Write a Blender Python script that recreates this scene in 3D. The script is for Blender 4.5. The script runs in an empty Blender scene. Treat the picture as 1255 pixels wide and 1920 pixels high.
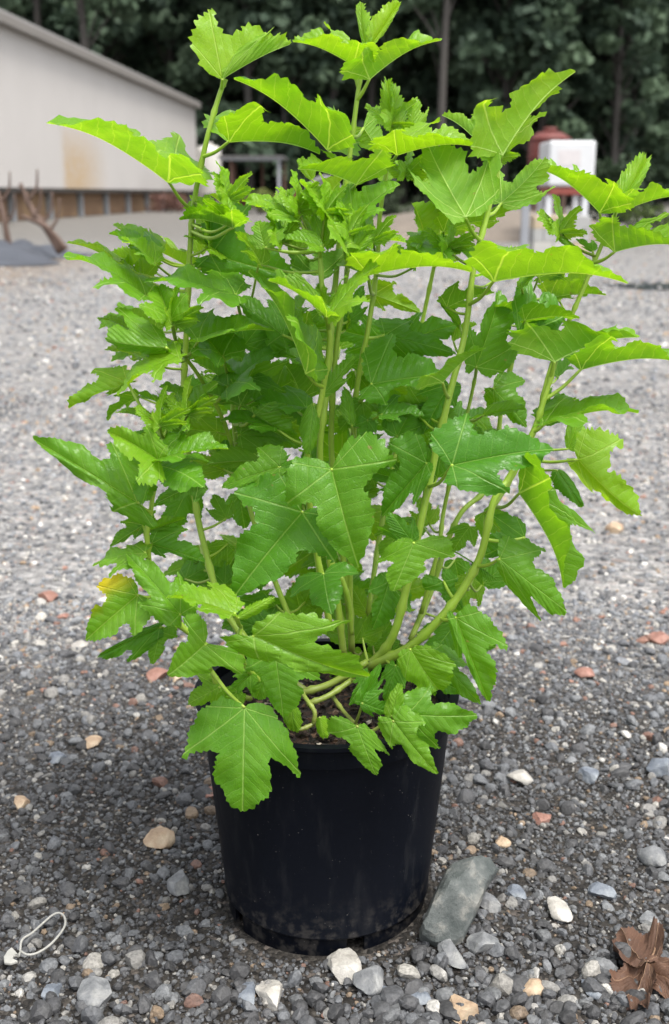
import bpy, math, random
import numpy as np
from mathutils import Vector, noise as mnoise, geometry as mgeo

random.seed(7)
RNG = np.random.default_rng(11)
scene = bpy.context.scene
R = math.radians

# ------------------------------------------------------------------ camera
F, PITCH = 2150.0, R(15.5)
CAM = np.array([0.008, -1.05, 0.708])
cd = bpy.data.cameras.new("Camera")
cam = bpy.data.objects.new("Camera", cd)
scene.collection.objects.link(cam)
cam.location = CAM
cam.rotation_euler = (R(90) - PITCH, 0, 0)
cd.sensor_fit = 'VERTICAL'
cd.sensor_height = 24.0
cd.lens = 24.0 * F / 1920
cd.clip_start, cd.clip_end = 0.02, 600
cd.dof.use_dof = True
cd.dof.focus_distance = 1.03
cd.dof.aperture_fstop = 5.2
scene.camera = cam

# ------------------------------------------------------------------ sky, sun, exposure
SUN_EL, SUN_AZ = R(66), R(140)         # high, over the viewer's right shoulder
w = bpy.data.worlds.new("World")
scene.world = w
w.use_nodes = True
wt = w.node_tree
bg = wt.nodes['Background']
sky = wt.nodes.new('ShaderNodeTexSky')
sky.sky_type = 'NISHITA'
sky.sun_disc = False
sky.sun_elevation = SUN_EL
sky.sun_rotation = SUN_AZ
sky.air_density, sky.dust_density, sky.ozone_density = 1.0, 4.0, 1.0
hs = wt.nodes.new('ShaderNodeHueSaturation')
hs.inputs['Saturation'].default_value = 0.25
wt.links.new(sky.outputs[0], hs.inputs['Color'])
wt.links.new(hs.outputs[0], bg.inputs[0])
bg.inputs[1].default_value = 0.15
sd = bpy.data.lights.new("Sun", 'SUN')
sd.energy = 1.5
sd.angle = R(16)
sd.color = (1.0, 0.96, 0.90)
sun = bpy.data.objects.new("Sun", sd)
scene.collection.objects.link(sun)
sdir = Vector((math.sin(SUN_AZ) * math.cos(SUN_EL), math.cos(SUN_AZ) * math.cos(SUN_EL), math.sin(SUN_EL)))
sun.rotation_euler = sdir.to_track_quat('Z', 'Y').to_euler()
sun.location = (0, 0, 30)
vs = scene.view_settings
vs.view_transform = 'Standard'
vs.look = 'None'
vs.gamma = 1
vs.exposure = 1.27

# ------------------------------------------------------------------ geometry helpers
def ray(px, py):
    a, b = (px - 627.5) / F, (960 - py) / F
    c, s = math.cos(PITCH), math.sin(PITCH)
    return np.array([a, c + b * s, -s + b * c])       # forward component 1

def at_w(px, py, wd):                                  # point at depth wd along the view axis
    return CAM + ray(px, py) * wd

def depth_of(px, py, Y):
    return (Y - CAM[1]) / ray(px, py)[1]

def at(px, py, Y):
    return at_w(px, py, depth_of(px, py, Y))

def ground_at(px, py, z=0.0):
    r = ray(px, py)
    return CAM + r * ((z - CAM[2]) / r[2])

def hgt(x, y):                                         # gentle relief of the yard
    f = 1.0 / (1.0 + (np.hypot(x, y) / 6.0) ** 2)
    return f * (0.006 * np.sin(5.1 * x + 1.3) * np.cos(4.3 * y) + 0.004 * np.sin(11 * x + 7 * y))

def mesh_np(name, V, Fc, mat=None, smooth=True, uv=None, col=None, tri=None):
    V = np.asarray(V, dtype=np.float32)
    me = bpy.data.meshes.new(name)
    if isinstance(Fc, np.ndarray):
        n, k = Fc.shape
        me.vertices.add(len(V)); me.vertices.foreach_set('co', V.ravel())
        me.loops.add(n * k); me.loops.foreach_set('vertex_index', Fc.astype(np.int32).ravel())
        me.polygons.add(n)
        me.polygons.foreach_set('loop_start', np.arange(0, n * k, k, dtype=np.int32))
        me.update(calc_edges=True)
    else:
        me.from_pydata(V.tolist(), [], Fc)
    if uv is not None:
        l = me.uv_layers.new(name='UVMap')
        idx = np.empty(len(me.loops), dtype=np.int32); me.loops.foreach_get('vertex_index', idx)
        l.data.foreach_set('uv', np.asarray(uv, dtype=np.float32)[idx].ravel())
    if col is not None:
        a = me.color_attributes.new('col', 'FLOAT_COLOR', 'POINT')
        a.data.foreach_set('color', np.asarray(col, dtype=np.float32).ravel())
    me.polygons.foreach_set('use_smooth', np.full(len(me.polygons), smooth))
    if mat: me.materials.append(mat)
    me.update()
    return me

def link(name, me, parent=None):
    o = bpy.data.objects.new(name, me)
    scene.collection.objects.link(o)
    if parent: o.parent = parent
    return o

def tag(o, label=None, cat=None, group=None, kind=None):
    if label: o['label'] = label
    if cat: o['category'] = cat
    if group: o['group'] = group
    if kind: o['kind'] = kind
    return o

def empty(name, loc, label, cat, group=None):
    o = bpy.data.objects.new(name, None)
    o.empty_display_size = 0.05
    scene.collection.objects.link(o)
    o.location = loc
    return tag(o, label, cat, group)

class MB:                                              # collects shapes, then links ONE mesh
    def __init__(s): s.v, s.f = [], []
    def add(s, v, f):
        b = len(s.v); s.v += [tuple(p) for p in v]; s.f += [tuple(i + b for i in q) for q in f]
        return s
    def box(s, a, b):
        x0, y0, z0 = a; x1, y1, z1 = b
        return s.add([(x0,y0,z0),(x1,y0,z0),(x1,y1,z0),(x0,y1,z0),(x0,y0,z1),(x1,y0,z1),(x1,y1,z1),(x0,y1,z1)],
                     [(3,2,1,0),(4,5,6,7),(0,1,5,4),(1,2,6,5),(2,3,7,6),(3,0,4,7)])
    def prism(s, base, h):                             # plan outline extruded upward; base = [(x,y,z)..]
        n = len(base)
        v = [tuple(p) for p in base] + [(p[0], p[1], p[2] + h) for p in base]
        return s.add(v, [tuple(range(n - 1, -1, -1)), tuple(range(n, 2 * n))] + [(i, (i+1) % n, n + (i+1) % n, n + i) for i in range(n)])
    def lathe(s, prof, n=48, c=(0,0,0), closed=False):
        v = []; f = []
        m = len(prof)
        for r, z in prof:
            for k in range(n):
                t = 2 * math.pi * k / n
                v.append((c[0] + r * math.cos(t), c[1] + r * math.sin(t), c[2] + z))
        for i in range(m if closed else m - 1):
            j = (i + 1) % m
            for k in range(n):
                q = (k + 1) % n
                f.append((i*n+k, i*n+q, j*n+q, j*n+k))
        return s.add(v, f)
    def tube(s, pts, rad, n=8):
        v, f = tube(pts, rad, n); return s.add(v, f)
    def build(s, name, mat, parent=None, org=(0,0,0), smooth=False, bevel=0):
        V = np.array(s.v) - np.array(org)
        o = link(name, mesh_np(name, V, s.f, mat, smooth), parent)
        if bevel:
            m = o.modifiers.new('Bevel', 'BEVEL'); m.width = bevel; m.segments = 2; m.limit_method = 'ANGLE'
        return o

def catmull(P, n):
    P = [np.array(p, float) for p in P]
    if len(P) == 2: return [P[0] + (P[1] - P[0]) * t for t in np.linspace(0, 1, n + 1)]
    Q = [2 * P[0] - P[1]] + P + [2 * P[-1] - P[-2]]
    out = []
    for i in range(1, len(Q) - 2):
        for t in np.linspace(0, 1, n, endpoint=False):
            a, b, c, d = Q[i-1], Q[i], Q[i+1], Q[i+2]
            out.append(0.5 * (2*b + (c-a)*t + (2*a-5*b+4*c-d)*t*t + (3*b-a-3*c+d)*t**3))
    return out + [P[-1]]

def tube(pts, rad, n=8):
    pts = [np.array(p, float) for p in pts]
    m = len(pts)
    if np.isscalar(rad): rad = [rad] * m
    elif len(rad) != m: rad = np.interp(np.linspace(0, 1, m), np.linspace(0, 1, len(rad)), rad)
    v = []; f = []
    ref = np.array([0.31, 0.87, 0.38])
    for i in range(m):
        t = pts[min(i+1, m-1)] - pts[max(i-1, 0)]
        t = t / (np.linalg.norm(t) + 1e-12)
        a = ref - t * ref.dot(t); a /= np.linalg.norm(a) + 1e-12
        ref = a
        b = np.cross(t, a)
        for k in range(n):
            th = 2 * math.pi * k / n
            v.append(pts[i] + rad[i] * (math.cos(th) * a + math.sin(th) * b))
    for i in range(m - 1):
        for k in range(n):
            q = (k + 1) % n
            f.append((i*n+k, i*n+q, (i+1)*n+q, (i+1)*n+k))
    f.append(tuple(range(n - 1, -1, -1))); f.append(tuple((m-1)*n + k for k in range(n)))
    return v, f

# ------------------------------------------------------------------ materials
class NT:
    def __init__(s, name):
        s.m = bpy.data.materials.new(name); s.m.use_nodes = True
        s.t = s.m.node_tree; s.b = s.t.nodes['Principled BSDF']; s.out = s.t.nodes['Material Output']
    def n(s, typ, **kw):
        nd = s.t.nodes.new(typ)
        for k, v in kw.items(): setattr(nd, k, v)
        return nd
    def l(s, a, b): s.t.links.new(a, b)
    def setin(s, sock, v):
        if hasattr(v, 'is_output') or isinstance(v, bpy.types.NodeSocket): s.l(v, sock)
        else: sock.default_value = v
    def math(s, op, a, b=0.0, c=0.0, clamp=False):
        nd = s.n('ShaderNodeMath', operation=op, use_clamp=clamp)
        for i, v in enumerate((a, b, c)): s.setin(nd.inputs[i], v)
        return nd.outputs[0]
    def mix(s, f, a, b, blend='MIX'):
        nd = s.n('ShaderNodeMix', data_type='RGBA', blend_type=blend)
        s.setin(nd.inputs[0], f)
        for i, v in ((6, a), (7, b)):
            s.setin(nd.inputs[i], (*v, 1) if isinstance(v, tuple) and len(v) == 3 else v)
        return nd.outputs[2]
    def noise(s, scale, detail=4, vec=None, rough=0.6):
        nd = s.n('ShaderNodeTexNoise'); nd.inputs['Scale'].default_value = scale
        nd.inputs['Detail'].default_value = detail; nd.inputs['Roughness'].default_value = rough
        if vec is not None: s.l(vec, nd.inputs['Vector'])
        return nd
    def ramp(s, fac, stops, interp='LINEAR'):
        nd = s.n('ShaderNodeValToRGB'); nd.color_ramp.interpolation = interp
        e = nd.color_ramp.elements
        while len(e) < len(stops): e.new(0.5)
        for el, (p, c) in zip(e, stops):
            el.position = p; el.color = (*c, 1) if len(c) == 3 else c
        s.l(fac, nd.inputs[0]); return nd.outputs[0]
    def smooth(s, x, lo, hi):                          # 0 at lo, 1 at hi
        nd = s.n('ShaderNodeMapRange', interpolation_type='SMOOTHSTEP')
        s.setin(nd.inputs[0], x); nd.inputs[1].default_value = lo; nd.inputs[2].default_value = hi
        return nd.outputs[0]
    def bump(s, h, strength, dist):
        nd = s.n('ShaderNodeBump'); nd.inputs['Strength'].default_value = strength; nd.inputs['Distance'].default_value = dist
        s.l(h, nd.inputs['Height']); s.l(nd.outputs[0], s.b.inputs['Normal']); return nd.outputs[0]
    def set(s, **kw):
        for k, v in kw.items(): s.setin(s.b.inputs[k.replace('_', ' ')], v)
        return s

def plain(name, c, rough=0.6, var=0.25, scale=8.0, metal=0.0, bump=0.0, bscale=40, spec=0.4):
    t = NT(name)
    co = t.n('ShaderNodeTexCoord').outputs['Object']
    n = t.noise(scale, 5, co)
    lo = tuple(x * (1 - var) for x in c); hi = tuple(min(1, x * (1 + var)) for x in c)
    t.set(Base_Color=t.mix(n.outputs[0], lo, hi), Roughness=rough, Metallic=metal)
    t.b.inputs['Specular IOR Level'].default_value = spec
    if bump: t.bump(t.noise(bscale, 5, co).outputs[0], 0.6, bump)
    return t.m

def leaf_material(name, dead=False):
    t = NT(name)
    uv = t.n('ShaderNodeUVMap').outputs[0]
    sp = t.n('ShaderNodeSeparateXYZ'); t.l(uv, sp.inputs[0])
    u = t.math('ABSOLUTE', sp.outputs[0]); y = sp.outputs[1]
    d0 = u
    d1 = t.math('ABSOLUTE', t.math('SUBTRACT', t.math('MULTIPLY', u, .622), t.math('MULTIPLY', y, .784)))
    d2 = t.math('ABSOLUTE', t.math('SUBTRACT', t.math('MULTIPLY', u, .06), y))
    d2 = t.math('ADD', d2, t.math('MULTIPLY', t.math('GREATER_THAN', u, .42), 1.0))
    m0 = t.math('SUBTRACT', 1.0, t.smooth(d0, .003, .014))
    m1 = t.math('SUBTRACT', 1.0, t.smooth(d1, .002, .011))
    m2 = t.math('SUBTRACT', 1.0, t.smooth(d2, .002, .009))
    up = t.math('GREATER_THAN', t.math('SUBTRACT', y, t.math('MULTIPLY', u, .793)), 0.0)
    wob = t.math('MULTIPLY', t.math('SUBTRACT', t.noise(7, 2, uv).outputs[0], .5), .06)
    q = t.math('ADD', t.math('SUBTRACT', y, t.math('MULTIPLY', t.math('POWER', u, 1.12), .80)), wob)
    fr = t.math('PINGPONG', q, .062)
    s1 = t.math('MULTIPLY', t.math('SUBTRACT', 1.0, t.smooth(fr, .001, .008)), up)
    q2 = t.math('SUBTRACT', t.math('MULTIPLY', u, .9), t.math('MULTIPLY', y, .25))
    fr2 = t.math('PINGPONG', q2, .055)
    s2 = t.math('MULTIPLY', t.math('SUBTRACT', 1.0, t.smooth(fr2, .001, .007)), t.math('SUBTRACT', 1.0, up))
    main = t.math('MAXIMUM', m0, t.math('MAXIMUM', m1, m2))
    sec = t.math('MULTIPLY', t.math('MAXIMUM', s1, s2), .24)
    vein = t.math('MAXIMUM', main, sec)
    co = t.n('ShaderNodeTexCoord').outputs['Object']
    nz = t.noise(38, 4, co)
    fine = t.noise(260, 3, co)
    net = t.n('ShaderNodeTexVoronoi', feature='DISTANCE_TO_EDGE'); net.inputs['Scale'].default_value = 26
    t.l(uv, net.inputs['Vector'])
    netm = t.math('SUBTRACT', 1.0, t.smooth(net.outputs['Distance'], .0, .06))
    h = t.math('SUBTRACT', t.math('MULTIPLY', nz.outputs[0], .5), t.math('ADD', t.math('MULTIPLY', vein, .8), t.math('MULTIPLY', netm, .22)))
    quilt = t.math('MULTIPLY', t.math('ADD', t.math('MULTIPLY', fr, up), t.math('MULTIPLY', fr2, t.math('SUBTRACT', 1.0, up))), 7.0)
    h = t.math('ADD', h, quilt)
    nb = t.bump(h, 0.55, 0.0016)
    if dead:
        c = t.mix(nz.outputs[0], (.026, .012, .007), (.115, .052, .026))
        c = t.mix(t.math('MULTIPLY', vein, .5), c, (.35, .22, .13))
        t.set(Base_Color=c, Roughness=.7)
        return t.m
    tint = t.n('ShaderNodeAttribute', attribute_type='OBJECT', attribute_name='tint').outputs['Fac']
    hue = t.n('ShaderNodeAttribute', attribute_type='OBJECT', attribute_name='hue').outputs['Fac']
    mat_c = t.mix(hue, (.054, .205, .009), (.095, .275, .010))
    young = t.mix(hue, (.150, .350, .006), (.235, .430, .008))
    base = t.mix(tint, mat_c, young)
    base = t.mix(t.math('MULTIPLY', t.smooth(nz.outputs[0], .35, .7), .5), base, t.mix(tint, (.075, .26, .02), (.30, .46, .03)))
    base = t.mix(t.math('MULTIPLY', fine.outputs[0], .12), base, (.03, .10, .012))
    base = t.mix(t.math('MULTIPLY', vein, .62), base, t.mix(tint, (.26, .46, .12), (.42, .58, .12)))
    spot = t.math('MULTIPLY', t.smooth(t.noise(105, 2, co).outputs[0], .735, .76), .75)
    base = t.mix(spot, base, (.22, .20, .05))
    back = t.n('ShaderNodeNewGeometry').outputs['Backfacing']
    under = t.mix(t.math('MULTIPLY', vein, .5), t.mix(.10, base, (.30, .46, .13)), (.44, .60, .20))
    base = t.mix(back, base, under)
    yel = t.n('ShaderNodeAttribute', attribute_type='OBJECT', attribute_name='yellow').outputs['Fac']
    em = t.math('MULTIPLY', t.smooth(t.math('ADD', sp.outputs[0], t.math('MULTIPLY', nz.outputs[0], .45)), .34, .80), yel)
    base = t.mix(em, base, (.60, .50, .015))
    t.set(Base_Color=base, Roughness=t.math('ADD', .36, t.math('MULTIPLY', back, .25)))
    t.b.inputs['Specular IOR Level'].default_value = .42
    tr = t.n('ShaderNodeBsdfTranslucent')
    t.l(t.mix(1.0, base, (1.75, 1.62, .30), 'MULTIPLY'), tr.inputs['Color']); t.l(nb, tr.inputs['Normal'])
    ms = t.n('ShaderNodeMixShader'); ms.inputs[0].default_value = .48
    t.l(t.b.outputs[0], ms.inputs[1]); t.l(tr.outputs[0], ms.inputs[2]); t.l(ms.outputs[0], t.out.inputs[0])
    return t.m

M = {}
M['leaf'] = leaf_material('leaf_green')
M['dead'] = leaf_material('leaf_dead', True)

def stem_mat():
    t = NT('stem_green'); co = t.n('ShaderNodeTexCoord').outputs['Object']
    sp = t.n('ShaderNodeSeparateXYZ'); t.l(co, sp.inputs[0])
    low = t.math('SUBTRACT', 1.0, t.smooth(sp.outputs[2], .0, .12))
    n = t.noise(60, 4, co)
    c = t.mix(n.outputs[0], (.19, .31, .022), (.31, .44, .05))
    c = t.mix(t.math('MULTIPLY', low, .85), c, (.15, .125, .05))
    t.set(Base_Color=c, Roughness=.45)
    t.b.inputs['Subsurface Weight'].default_value = .0
    t.bump(t.noise(300, 3, co).outputs[0], .3, .0006)
    return t.m
M['stem'] = stem_mat()

# ------------------------------------------------------------------ ground
def yard_mat():
    t = NT('yard_gravel')
    ge = t.n('ShaderNodeNewGeometry').outputs['Position']
    sp = t.n('ShaderNodeSeparateXYZ'); t.l(ge, sp.inputs[0])
    big = t.noise(1.3, 4, ge); mid = t.noise(9, 5, ge)
    v1 = t.n('ShaderNodeTexVoronoi'); v1.inputs['Scale'].default_value = 75; t.l(ge, v1.inputs['Vector'])
    v2 = t.n('ShaderNodeTexVoronoi'); v2.inputs['Scale'].default_value = 190; t.l(ge, v2.inputs['Vector'])
    v3 = t.n('ShaderNodeTexVoronoi'); v3.inputs['Scale'].default_value = 24; t.l(ge, v3.inputs['Vector'])
    def cells(v):
        s2 = t.n('ShaderNodeSeparateColor'); t.l(v.outputs['Color'], s2.inputs[0])
        return s2.outputs[0]
    dry = t.ramp(cells(v1), [(0, (.05,.05,.053)), (.35, (.15,.148,.145)), (.7, (.28,.274,.268)), (.88, (.46,.45,.43)), (1, (.25,.17,.13))])
    dry2 = t.ramp(cells(v3), [(0, (.09,.09,.09)), (.5, (.17,.167,.163)), (1, (.28,.27,.255))])
    dry = t.mix(.5, dry, dry2)
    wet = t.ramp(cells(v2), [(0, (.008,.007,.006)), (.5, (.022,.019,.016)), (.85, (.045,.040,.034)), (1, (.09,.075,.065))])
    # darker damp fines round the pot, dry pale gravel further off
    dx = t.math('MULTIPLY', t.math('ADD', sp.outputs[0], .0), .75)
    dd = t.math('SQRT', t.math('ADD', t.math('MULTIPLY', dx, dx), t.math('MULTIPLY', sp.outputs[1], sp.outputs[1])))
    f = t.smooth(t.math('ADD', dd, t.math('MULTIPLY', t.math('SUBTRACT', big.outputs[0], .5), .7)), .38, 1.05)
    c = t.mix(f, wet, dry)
    far = t.smooth(t.math('ADD', sp.outputs[1], t.math('MULTIPLY', big.outputs[0], 6)), 11, 24)
    c = t.mix(far, c, t.mix(mid.outputs[0], (.115,.108,.098), (.165,.155,.140)))
    # straw-brown dirt on the left and along the berm
    bl = t.math('MULTIPLY', t.smooth(sp.outputs[0], -1.8, -3.2), t.math('MULTIPLY', t.smooth(sp.outputs[1], 6.5, 8.5), t.math('SUBTRACT', 1.0, t.smooth(sp.outputs[1], 12, 14))))
    c = t.mix(t.math('MULTIPLY', bl, t.smooth(mid.outputs[0], .3, .7)), c, (.17,.12,.075))
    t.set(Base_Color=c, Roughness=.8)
    t.b.inputs['Specular IOR Level'].default_value = .3
    h = t.math('ADD', t.math('MULTIPLY', v1.outputs['Distance'], -1.0), t.math('MULTIPLY', v2.outputs['Distance'], -.5))
    t.bump(h, .7, .012)
    return t.m
M['yard'] = yard_mat()

gx = np.unique(np.concatenate([np.linspace(-120, -6, 20), np.linspace(-6, -1, 26), np.linspace(-1, 1, 90), np.linspace(1, 6, 26), np.linspace(6, 120, 20)]))
gy = np.unique(np.concatenate([np.linspace(-40, -1.5, 12), np.linspace(-1.5, 1.2, 110), np.linspace(1.2, 8, 40), np.linspace(8, 160, 30)]))
GX, GY = np.meshgrid(gx, gy)
GV = np.stack([GX, GY, hgt(GX, GY)], -1).reshape(-1, 3)
nx, ny = len(gx), len(gy)
ii = (np.arange(ny - 1)[:, None] * nx + np.arange(nx - 1)[None, :]).ravel()
GF = np.stack([ii, ii + 1, ii + nx + 1, ii + nx], -1)
tag(link('ground', mesh_np('ground', GV, GF, M['yard'])), kind='structure')

# ------------------------------------------------------------------ stones
def icosphere(sub):
    p = (1 + 5 ** .5) / 2
    v = np.array([(-1,p,0),(1,p,0),(-1,-p,0),(1,-p,0),(0,-1,p),(0,1,p),(0,-1,-p),(0,1,-p),(p,0,-1),(p,0,1),(-p,0,-1),(-p,0,1)], float)
    v /= np.linalg.norm(v[0])
    f = [(0,11,5),(0,5,1),(0,1,7),(0,7,10),(0,10,11),(1,5,9),(5,11,4),(11,10,2),(10,7,6),(7,1,8),(3,9,4),(3,4,2),(3,2,6),(3,6,8),(3,8,9),(4,9,5),(2,4,11),(6,2,10),(8,6,7),(9,8,1)]
    v = [tuple(x) for x in v]
    for _ in range(sub):
        c = {}; nf = []
        def md(a, b):
            k = (min(a, b), max(a, b))
            if k not in c:
                m = np.array(v[a]) + np.array(v[b]); m /= np.linalg.norm(m); v.append(tuple(m)); c[k] = len(v) - 1
            return c[k]
        for a, b, d in f:
            x, y, z = md(a, b), md(b, d), md(d, a)
            nf += [(a, x, z), (b, y, x), (d, z, y), (x, y, z)]
        f = nf
    return np.array(v), np.array(f)

def chop(v, rng, k=9, lo=.5, hi=.9):
    v = v.copy()
    for _ in range(k):
        n = rng.normal(size=3); n /= np.linalg.norm(n)
        d = rng.uniform(lo, hi)
        s = np.maximum(0, v @ n - d)
        v -= s[:, None] * n
    return v

def rotmats(n, rng, tilt=None):
    q = rng.normal(size=(n, 4)); q /= np.linalg.norm(q, axis=1)[:, None]
    a, b, c, d = q.T
    return np.stack([np.stack([1-2*(c*c+d*d), 2*(b*c-a*d), 2*(b*d+a*c)], -1),
                     np.stack([2*(b*c+a*d), 1-2*(b*b+d*d), 2*(c*d-a*b)], -1),
                     np.stack([2*(b*d-a*c), 2*(c*d+a*b), 1-2*(b*b+c*c)], -1)], 1)

STONE_COLS = np.array([(.045,.047,.052),(.07,.072,.078),(.10,.105,.115),(.15,.16,.175),(.21,.22,.23),(.30,.29,.27),(.42,.40,.36),(.30,.21,.13),(.26,.13,.09),(.60,.58,.54)])
W_DAMP = np.array([.19,.20,.19,.16,.11,.06,.035,.022,.014,.014]); W_DAMP /= W_DAMP.sum()
W_DRY = np.array([.05,.08,.14,.18,.20,.15,.09,.05,.03,.03]); W_DRY /= W_DRY.sum()

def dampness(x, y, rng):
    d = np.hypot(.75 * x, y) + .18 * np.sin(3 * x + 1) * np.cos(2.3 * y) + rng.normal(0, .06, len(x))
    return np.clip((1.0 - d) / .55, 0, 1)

_ico0, _f0 = icosphere(0); _ico1, _f1 = icosphere(1)

def gravel(name, n, ylo, yhi, rlo, rhi, sub, rng, power=2.2, sink=.25, extra=None):
    base, fc = (_ico0, _f0) if sub == 0 else (_ico1, _f1)
    vars_ = np.stack([chop(base, rng, 7 if sub else 3, .5 if sub else .7, .95) for _ in range(40)])
    t = rng.uniform(0, 1, n * 2)
    y = ylo + (yhi - ylo) * t
    half = .33 * (y + 1.05) + .12
    keep = rng.uniform(0, half.max(), n * 2) < half
    y = y[keep][:n]; half = half[keep][:n]
    x = rng.uniform(-1, 1, len(y)) * half
    if extra is not None:
        k = extra(x, y, rng); x, y = x[k], y[k]
    k = np.hypot(x, y) > .112
    x, y = x[k], y[k]; n = len(x)
    r = rlo + (rhi - rlo) * rng.uniform(0, 1, n) ** power
    sc = np.stack([r * rng.uniform(.8, 1.35, n), r * rng.uniform(.7, 1.1, n), r * rng.uniform(.55, 1.0, n)], -1)
    V = vars_[rng.integers(0, 40, n)] * sc[:, None, :]
    V = np.einsum('nij,nkj->nki', rotmats(n, rng), V)
    V[:, :, 2] *= .85
    z = hgt(x, y) + r * (0.5 - sink * rng.uniform(.4, 1.6, n))
    V += np.stack([x, y, z], -1)[:, None, :]
    m = base.shape[0]
    Fc = (fc[None] + (np.arange(n) * m)[:, None, None]).reshape(-1, 3)
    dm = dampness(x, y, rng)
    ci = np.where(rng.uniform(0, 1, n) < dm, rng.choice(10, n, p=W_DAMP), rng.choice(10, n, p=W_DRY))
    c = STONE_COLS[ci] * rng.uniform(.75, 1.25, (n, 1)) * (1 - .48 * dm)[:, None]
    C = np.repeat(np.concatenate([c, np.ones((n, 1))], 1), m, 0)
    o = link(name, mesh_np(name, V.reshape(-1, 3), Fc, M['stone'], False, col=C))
    return o

def stone_mat():
    t = NT('gravel_stone')
    c = t.n('ShaderNodeAttribute', attribute_name='col').outputs['Color']
    ge = t.n('ShaderNodeNewGeometry').outputs['Position']
    n = t.noise(350, 5, ge); n2 = t.noise(90, 3, ge)
    dust = t.mix(t.math('MULTIPLY', n2.outputs[0], .22), c, (.20,.19,.18))
    cc = t.mix(1.0, dust, t.ramp(n.outputs[0], [(.3, (.55,.55,.55)), (.7, (1.3,1.3,1.3))]), 'MULTIPLY')
    t.set(Base_Color=cc, Roughness=.62)
    t.b.inputs['Specular IOR Level'].default_value = .4
    t.bump(n.outputs[0], .5, .0012)
    return t.m
M['stone'] = stone_mat()

# fine fines, gravel, coarse gravel: nobody could count them
gr = [gravel('gravel', 52000, -.42, .9, .0010, .0036, 0, RNG, 1.5, .3),
      gravel('gravel', 9500, -.42, .9, .0030, .0075, 1, RNG, 2.0, .4),
      gravel('gravel', 1500, -.42, .9, .006, .0130, 1, RNG, 2.2, .35, lambda x, y, r: np.hypot(x, y) > .145),
      gravel('gravel', 1700, -.42, -.10, .0045, .013, 1, RNG, 1.7, .2, lambda x, y, r: (np.hypot(x, y) > .132) & (r.uniform(0, 1, len(x)) < np.clip((-.12 - y + .25 * x) / .1, .12, 1))),
      gravel('gravel', 16000, .9, 3.2, .003, .009, 0, RNG, 2.2, .3),
      gravel('gravel', 9000, 3.2, 9, .006, .018, 0, RNG, 2.4, .35),
      gravel('gravel', 6000, 8.5, 17, .008, .022, 0, RNG, 2.2, .4, lambda x, y, r: r.uniform(0, 1, len(x)) > (y - 8.5) / 8.5)]
bpy.ops.object.select_all(action='DESELECT')
for o in gr: o.select_set(True)
bpy.context.view_layer.objects.active = gr[0]
bpy.ops.object.join()
gr[0].name = 'gravel'
tag(gr[0], 'loose dark and blue grey gravel strewn over the yard', 'gravel', kind='stuff')

def rock_mat(name, a, b, c, scale=40, vein=.0):
    t = NT(name)
    co = t.n('ShaderNodeTexCoord').outputs['Object']
    n = t.noise(scale, 8, co, .65); n2 = t.noise(scale * 5, 5, co)
    col = t.ramp(n.outputs[0], [(.36, a), (.50, b), (.64, c)])
    col = t.mix(t.math('MULTIPLY', n2.outputs[0], .45), col, tuple(x * .45 for x in a))
    t.set(Base_Color=col, Roughness=.68)
    h = t.math('ADD', n.outputs[0], t.math('MULTIPLY', n2.outputs[0], .35))
    t.bump(h, .8, .004)
    return t.m

def stone(px, py, wpx, hpx, rot, mat, label, seed, depth=.7, sink=.3, sub=3, k=11, group=None, name='stone'):
    g = ground_at(px, py)
    wd = np.linalg.norm(g - CAM)
    r = wpx / F * wd / 2
    rng = np.random.default_rng(seed)
    v, f = icosphere(sub)
    v = chop(v, rng, k, .45, .85)
    v /= np.abs(v).max(0)
    foresh = .62
    v = v * np.array([r, hpx / F * wd / 2 / foresh, r * depth])
    v += .03 * r * np.array([[mnoise.noise(Vector(p) * (3.0 / r) + Vector((seed, 0, 0))) for _ in (0,)] * 3 for p in v])
    c, s_ = math.cos(rot), math.sin(rot)
    v = v @ np.array([[c, s_, 0], [-s_, c, 0], [0, 0, 1]])
    z = r * depth * (1 - sink)
    o = link(name, mesh_np(name, v, f, mat, False))
    o.location = (g[0], g[1], hgt(g[0], g[1]) + z - .002)
    return tag(o, label, 'stone', group)

M['rk_grey'] = rock_mat('rock_grey', (.10,.105,.11), (.19,.195,.20), (.30,.30,.29))
M['rk_blue'] = rock_mat('rock_blue', (.09,.105,.13), (.16,.18,.21), (.26,.28,.30))
M['rk_pale'] = rock_mat('rock_pale', (.30,.28,.25), (.40,.38,.34), (.50,.48,.44))
M['rk_tan'] = rock_mat('rock_tan', (.28,.19,.12), (.40,.29,.19), (.50,.40,.28))
M['rk_red'] = rock_mat('rock_red', (.19,.09,.065), (.27,.135,.10), (.34,.19,.15))
M['rk_green'] = rock_mat('rock_green', (.05,.06,.057), (.105,.115,.110), (.24,.235,.21), 34)

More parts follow.
